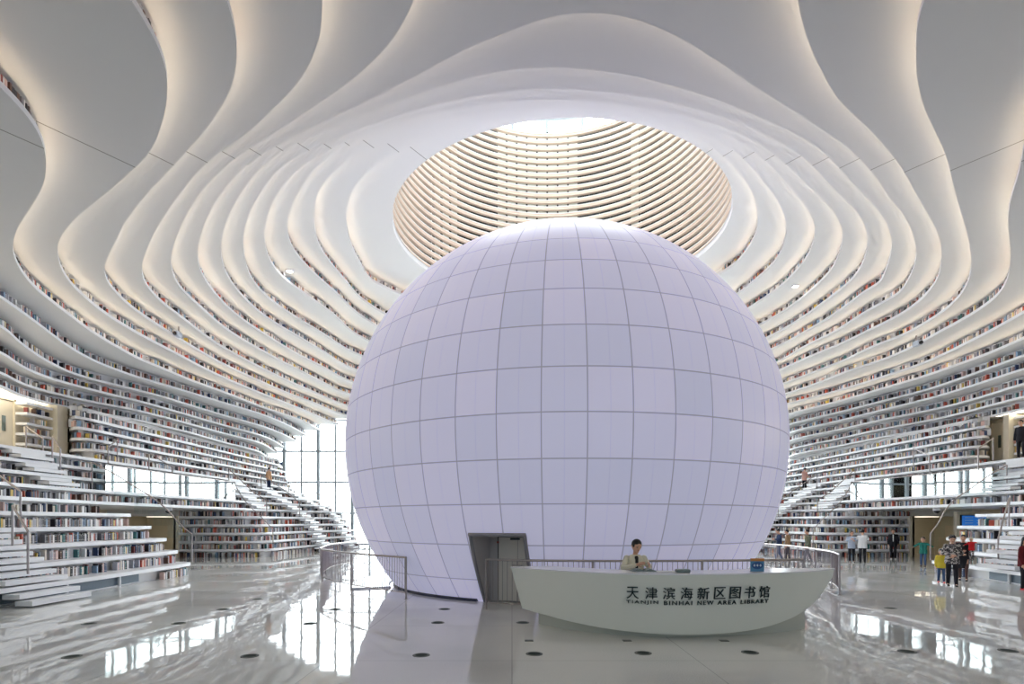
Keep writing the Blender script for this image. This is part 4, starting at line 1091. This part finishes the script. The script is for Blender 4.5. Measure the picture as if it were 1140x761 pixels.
CHAR = cloth('charcoal_cloth', 40, 40, 46); BLUEJ = cloth('blue_jeans', 70, 92, 128); WHITEC = cloth('white_cloth', 222, 224, 226, .03); YEL = cloth('yellow_coat', 216, 196, 70, .05)
RED = cloth('red_cloth', 190, 36, 44, .05); TEAL = cloth('teal_cloth', 44, 122, 112); PEACH = cloth('peach_shirt', 222, 178, 142, .04); GREYC = cloth('grey_cloth', 120, 122, 130)
def checked():
    m = mat('black_white_check', (.5, .5, .5, 1), .8); t = m.node_tree
    n = t.nodes.new('ShaderNodeTexVoronoi'); n.inputs['Scale'].default_value = 26; tc = t.nodes.new('ShaderNodeTexCoord'); t.links.new(tc.outputs['Object'], n.inputs['Vector'])
    sp = t.nodes.new('ShaderNodeSeparateColor'); t.links.new(n.outputs['Color'], sp.inputs[0])
    cr = t.nodes.new('ShaderNodeValToRGB'); cr.color_ramp.interpolation = 'CONSTANT'; e = cr.color_ramp.elements
    e[0].color = rgb(44, 42, 46); e[1].position = .45; e[1].color = rgb(190, 184, 180); k = e.new(.75); k.color = rgb(110, 104, 104)
    t.links.new(sp.outputs[0], cr.inputs[0]); t.links.new(cr.outputs[0], t.nodes['Principled BSDF'].inputs['Base Color']); return m
CHECK = checked()
BSH = mat('black_shoe', rgb(24, 22, 24), .4); RSH = mat('red_shoe', rgb(214, 60, 74), .5); WSH = mat('white_shoe', rgb(220, 220, 220), .5)
# receptionist behind the desk
rx, ry = 2.42, 11.0
rec, RP = person((rx, ry, 0), .06, 1.74, 'receptionist in ivory jacket with black top, standing behind the white desk looking down', IVORY, CHAR, BSH, hair='bun', lean=.10, head_down=.42, head_turn=.20, vox=.010, loose=.55, inner=mat('black_top', rgb(22, 24, 30), .6),
    arms=(((.150, -.04, .69), (.10, -.20, .732)), ((-.150, -.05, .68), (-.035, -.19, .732))))
b = MB(); b.box(RP(.062, -.098, .745), (.06, .006, .018)); b.build('name_badge', mat('grey_badge', rgb(120, 136, 144), .3), rec)
# the right-hand group
person((14.3, 18.1, 0), -.55, 1.64, 'woman in black and white checked jacket walking forward with head bent, beside child in yellow', CHECK, CHAR, BSH, hair='curly', head_down=.45, stride=.07, loose=1.5,
    arms=(((.15, .0, .65), (.03, -.12, .60)), ((-.15, .0, .65), (-.03, -.12, .62))))
person((14.72, 19.1, 0), -.5, 1.13, 'small child in yellow coat, blue trousers and red shoes', YEL, BLUEJ, RSH, hair='short', loose=1.6, stride=.08)
mo, MP = person((16.0, 19.75, 0), -.7, 1.62, 'woman in black with black tights carrying a baby dressed in red', CHAR, CHAR, BSH, hair='bun', skirt=True, legcol=cloth('dark_tights', 92, 70, 66), stride=.08,
    arms=(((.15, .0, .66), (.05, -.14, .66)), ((-.15, .0, .66), (-.02, -.15, .60))))
person((16.05, 19.45, .74), -1.2, .78, 'baby in red jacket and pale hat held in the arms of the woman in black', RED, CHECK, BSH, hat=cloth('cream_knit', 206, 200, 180), loose=1.4, vox=.010,
    arms=(((.16, -.05, .80), (.26, -.12, .80)), ((-.16, -.05, .72), (-.2, -.14, .68))))
person((19.2, 26.0, 0), -.9, 1.34, 'child in teal top with arms spread at the mouth of the right passage', TEAL, BLUEJ, BSH, loose=1.3, arms=(((.19, .0, .74), (.28, .02, .68)), ((-.19, .0, .74), (-.28, .02, .68))))
person((21.15, 30.9, 0), -.6, 1.68, 'man in black jacket and white shirt standing before the right shelf wall', CHAR, CHAR, WSH, inner=WHITEC, stride=.03)
person((17.75, 28.2, 0), PI - .5, 1.68, 'person in white and dark jacket seen from behind, embracing another before the shelf pillar', WHITEC, CHAR, BSH, loose=1.7, arms=(((.14, -.06, .72), (.03, -.16, .74)), ((-.14, -.06, .72), (-.03, -.16, .70))))
person((17.45, 28.62, 0), -.3, 1.60, 'dark-haired person in pale top facing and holding the one in the white jacket', cloth('pale_blue_top', 176, 188, 206), CHAR, BSH, hair='long', arms=(((.15, -.05, .70), (.06, -.15, .70)), ((-.15, -.05, .70), (-.06, -.15, .74))))
person((15.35, 28.9, 0), -PI / 2 - .3, 1.68, 'man in olive jacket striding to the left before the far right terrace', OLIVE, GREYC, BSH, stride=.12, loose=1.4)
person((14.75, 29.8, 0), -2.2, 1.66, 'person in tan jacket walking beside the one in navy', TAN, CHAR, BSH, loose=1.4, stride=.05)
person((14.2, 29.6, 0), -PI / 2 - .2, 1.70, 'person in navy jacket and blue jeans holding a phone, left of the tan jacket', NAVY, BLUEJ, BSH, stride=.11, head_down=.4, arms=(((.14, -.02, .66), (.06, -.14, .68)), ((-.14, -.02, .66), (-.05, -.15, .68))))
person((21.0, 40.0, 4.32), PI / 2 + .4, 1.62, 'person in pink top raising an arm high on the far right terrace', cloth('pink_top', 206, 160, 148), CHAR, BSH, arms=(((.15, -.10, .84), (.16, -.24, .90)), ((-.15, .0, .66), (-.12, -.1, .6))))
person((-17.25, 39.5, 4.32), PI - .4, 1.6, 'person in peach shirt seen from behind high on the far left terrace', PEACH, NAVY, BSH)
person((15.72, 17.1, 0), .5, 1.62, 'person in black and red at the right edge, near the stair', cloth('black_red_check', 96, 28, 34, .5, 9), CHAR, RSH, hair='long', loose=1.4)
person((21.95, 24.0, 4.80), -1.2, 1.66, 'person in black standing by the shelf bay of the upper right corridor', CHAR, CHAR, BSH)

# ------------------------------------------------------------------ the books themselves
PAL = [('white', rgb(232, 230, 228)), ('cream', rgb(214, 204, 188)), ('pale pink', rgb(212, 180, 172)), ('grey', rgb(128, 126, 132)), ('charcoal', rgb(52, 50, 56)),
       ('dark blue', rgb(48, 66, 104)), ('light blue', rgb(136, 164, 190)), ('brown', rgb(104, 76, 64)), ('dark red', rgb(124, 58, 56)), ('orange red', rgb(196, 92, 72)),
       ('teal', rgb(66, 116, 118)), ('yellow', rgb(214, 184, 84)), ('black', rgb(26, 24, 28)), ('silver', rgb(176, 176, 184))]
def island_palette(name, weights):
    m = bpy.data.materials.new(name); m.use_nodes = True
    t = m.node_tree; p = t.nodes['Principled BSDF']; p.inputs['Roughness'].default_value = .55
    g = t.nodes.new('ShaderNodeNewGeometry'); cr = t.nodes.new('ShaderNodeValToRGB'); cr.color_ramp.interpolation = 'CONSTANT'
    tot = sum(w for _, w in weights); acc = 0; el = cr.color_ramp.elements
    for k, (ci, w) in enumerate(weights):
        e = el[0] if k == 0 else (el[1] if k == 1 else el.new(acc / tot))
        e.position = acc / tot; e.color = PAL[ci][1]; acc += w
    t.links.new(g.outputs['Random Per Island'], cr.inputs[0]); t.links.new(cr.outputs[0], p.inputs['Base Color'])
    return m
BOOKMIX = island_palette('mixed_book_spines', [(0, 16), (1, 10), (2, 9), (3, 14), (4, 12), (5, 5), (6, 6), (7, 8), (8, 4), (9, 6), (10, 4), (11, 3), (12, 6), (13, 12)])
def screen_size(b):
    x, y, z, a, w, d, h, row = b
    px, py = pix((x, y, z + h / 2))
    if not (2 < px < 1138 and 0 < py < 760): return 0
    t = abs(math.cos(a - math.atan2(x, y) * -1))
    c, s = math.cos(a), math.sin(a)
    p0, p1 = pix((x - c * w / 2, y - s * w / 2, z)), pix((x + c * w / 2, y + s * w / 2, z))
    return abs(p1[0] - p0[0]) * h * F / y
cand = sorted([k for k, b in enumerate(BOOKS) if b[7].startswith('near')], key=lambda k: -screen_size(BOOKS[k]))
single = set(cand[:300])
mb = MB(); V, Fc = mb.v, mb.f
for k, (x, y, z, a, w, d, h, row) in enumerate(BOOKS):
    if k in single: continue
    c, s = math.cos(a), math.sin(a); n = len(V)
    for zz in (z + .001, z + h):
        for u, q in ((-w / 2, -d / 2), (w / 2, -d / 2), (w / 2, d / 2), (-w / 2, d / 2)): V.append((x + u * c - q * s, y + u * s + q * c, zz))
    Fc += [(n, n + 1, n + 5, n + 4), (n + 1, n + 2, n + 6, n + 5), (n + 3, n, n + 4, n + 7), (n + 4, n + 5, n + 6, n + 7)]
mb.m = [0] * len(Fc)
tag(mb.build('shelved_books', BOOKMIX), 'thousands of small books filling the curved white shelves all round the hall', 'books', kind='stuff')
COVER = [mat('book_cover_' + n.replace(' ', '_'), c, .5) for n, c in PAL]
PAPER = mat('book_paper', rgb(232, 226, 212), .8)
def book_mesh(ci):
    """one unit book: spine and boards round a paper block; x thickness, y depth (spine at -y), z height"""
    mb = MB(); mb.box((0, .02, .5), (.72, .93, .95), 1)
    for s in (-1, 1): mb.box((s * .43, 0, .5), (.14, 1, 1), 0)
    mb.box((0, -.46, .5), (.74, .08, 1), 0)
    for zz in (.2, .8): mb.box((0, -.502, zz), (.76, .012, .03), 1)
    o = mb.build('book', [COVER[ci], PAPER]); me = o.data; bpy.data.objects.remove(o); return me
BM = [book_mesh(k) for k in range(len(PAL))]
wts = [10, 8, 7, 12, 12, 7, 7, 8, 5, 4, 4, 2, 8, 16]
for k in sorted(single):
    x, y, z, a, w, d, h, row = BOOKS[k]; _, sn, n = row.split('|'); n = int(n)
    ci = rb.choices(range(len(PAL)), wts)[0]
    o = bpy.data.objects.new('book', BM[ci]); COL.objects.link(o)
    o.location = (x, y, z); o.rotation_euler = (0, 0, a); o.scale = (w, d, h)
    where = 'in the floor-level shelf row of' if n == 1 else 'in the %s shelf row of' % ORD[n]
    tag(o, '%s book standing %s the near %s terrace' % (PAL[ci][0], where, sn), 'book', 'books in shelf row %d of the near %s terrace' % (n, sn))
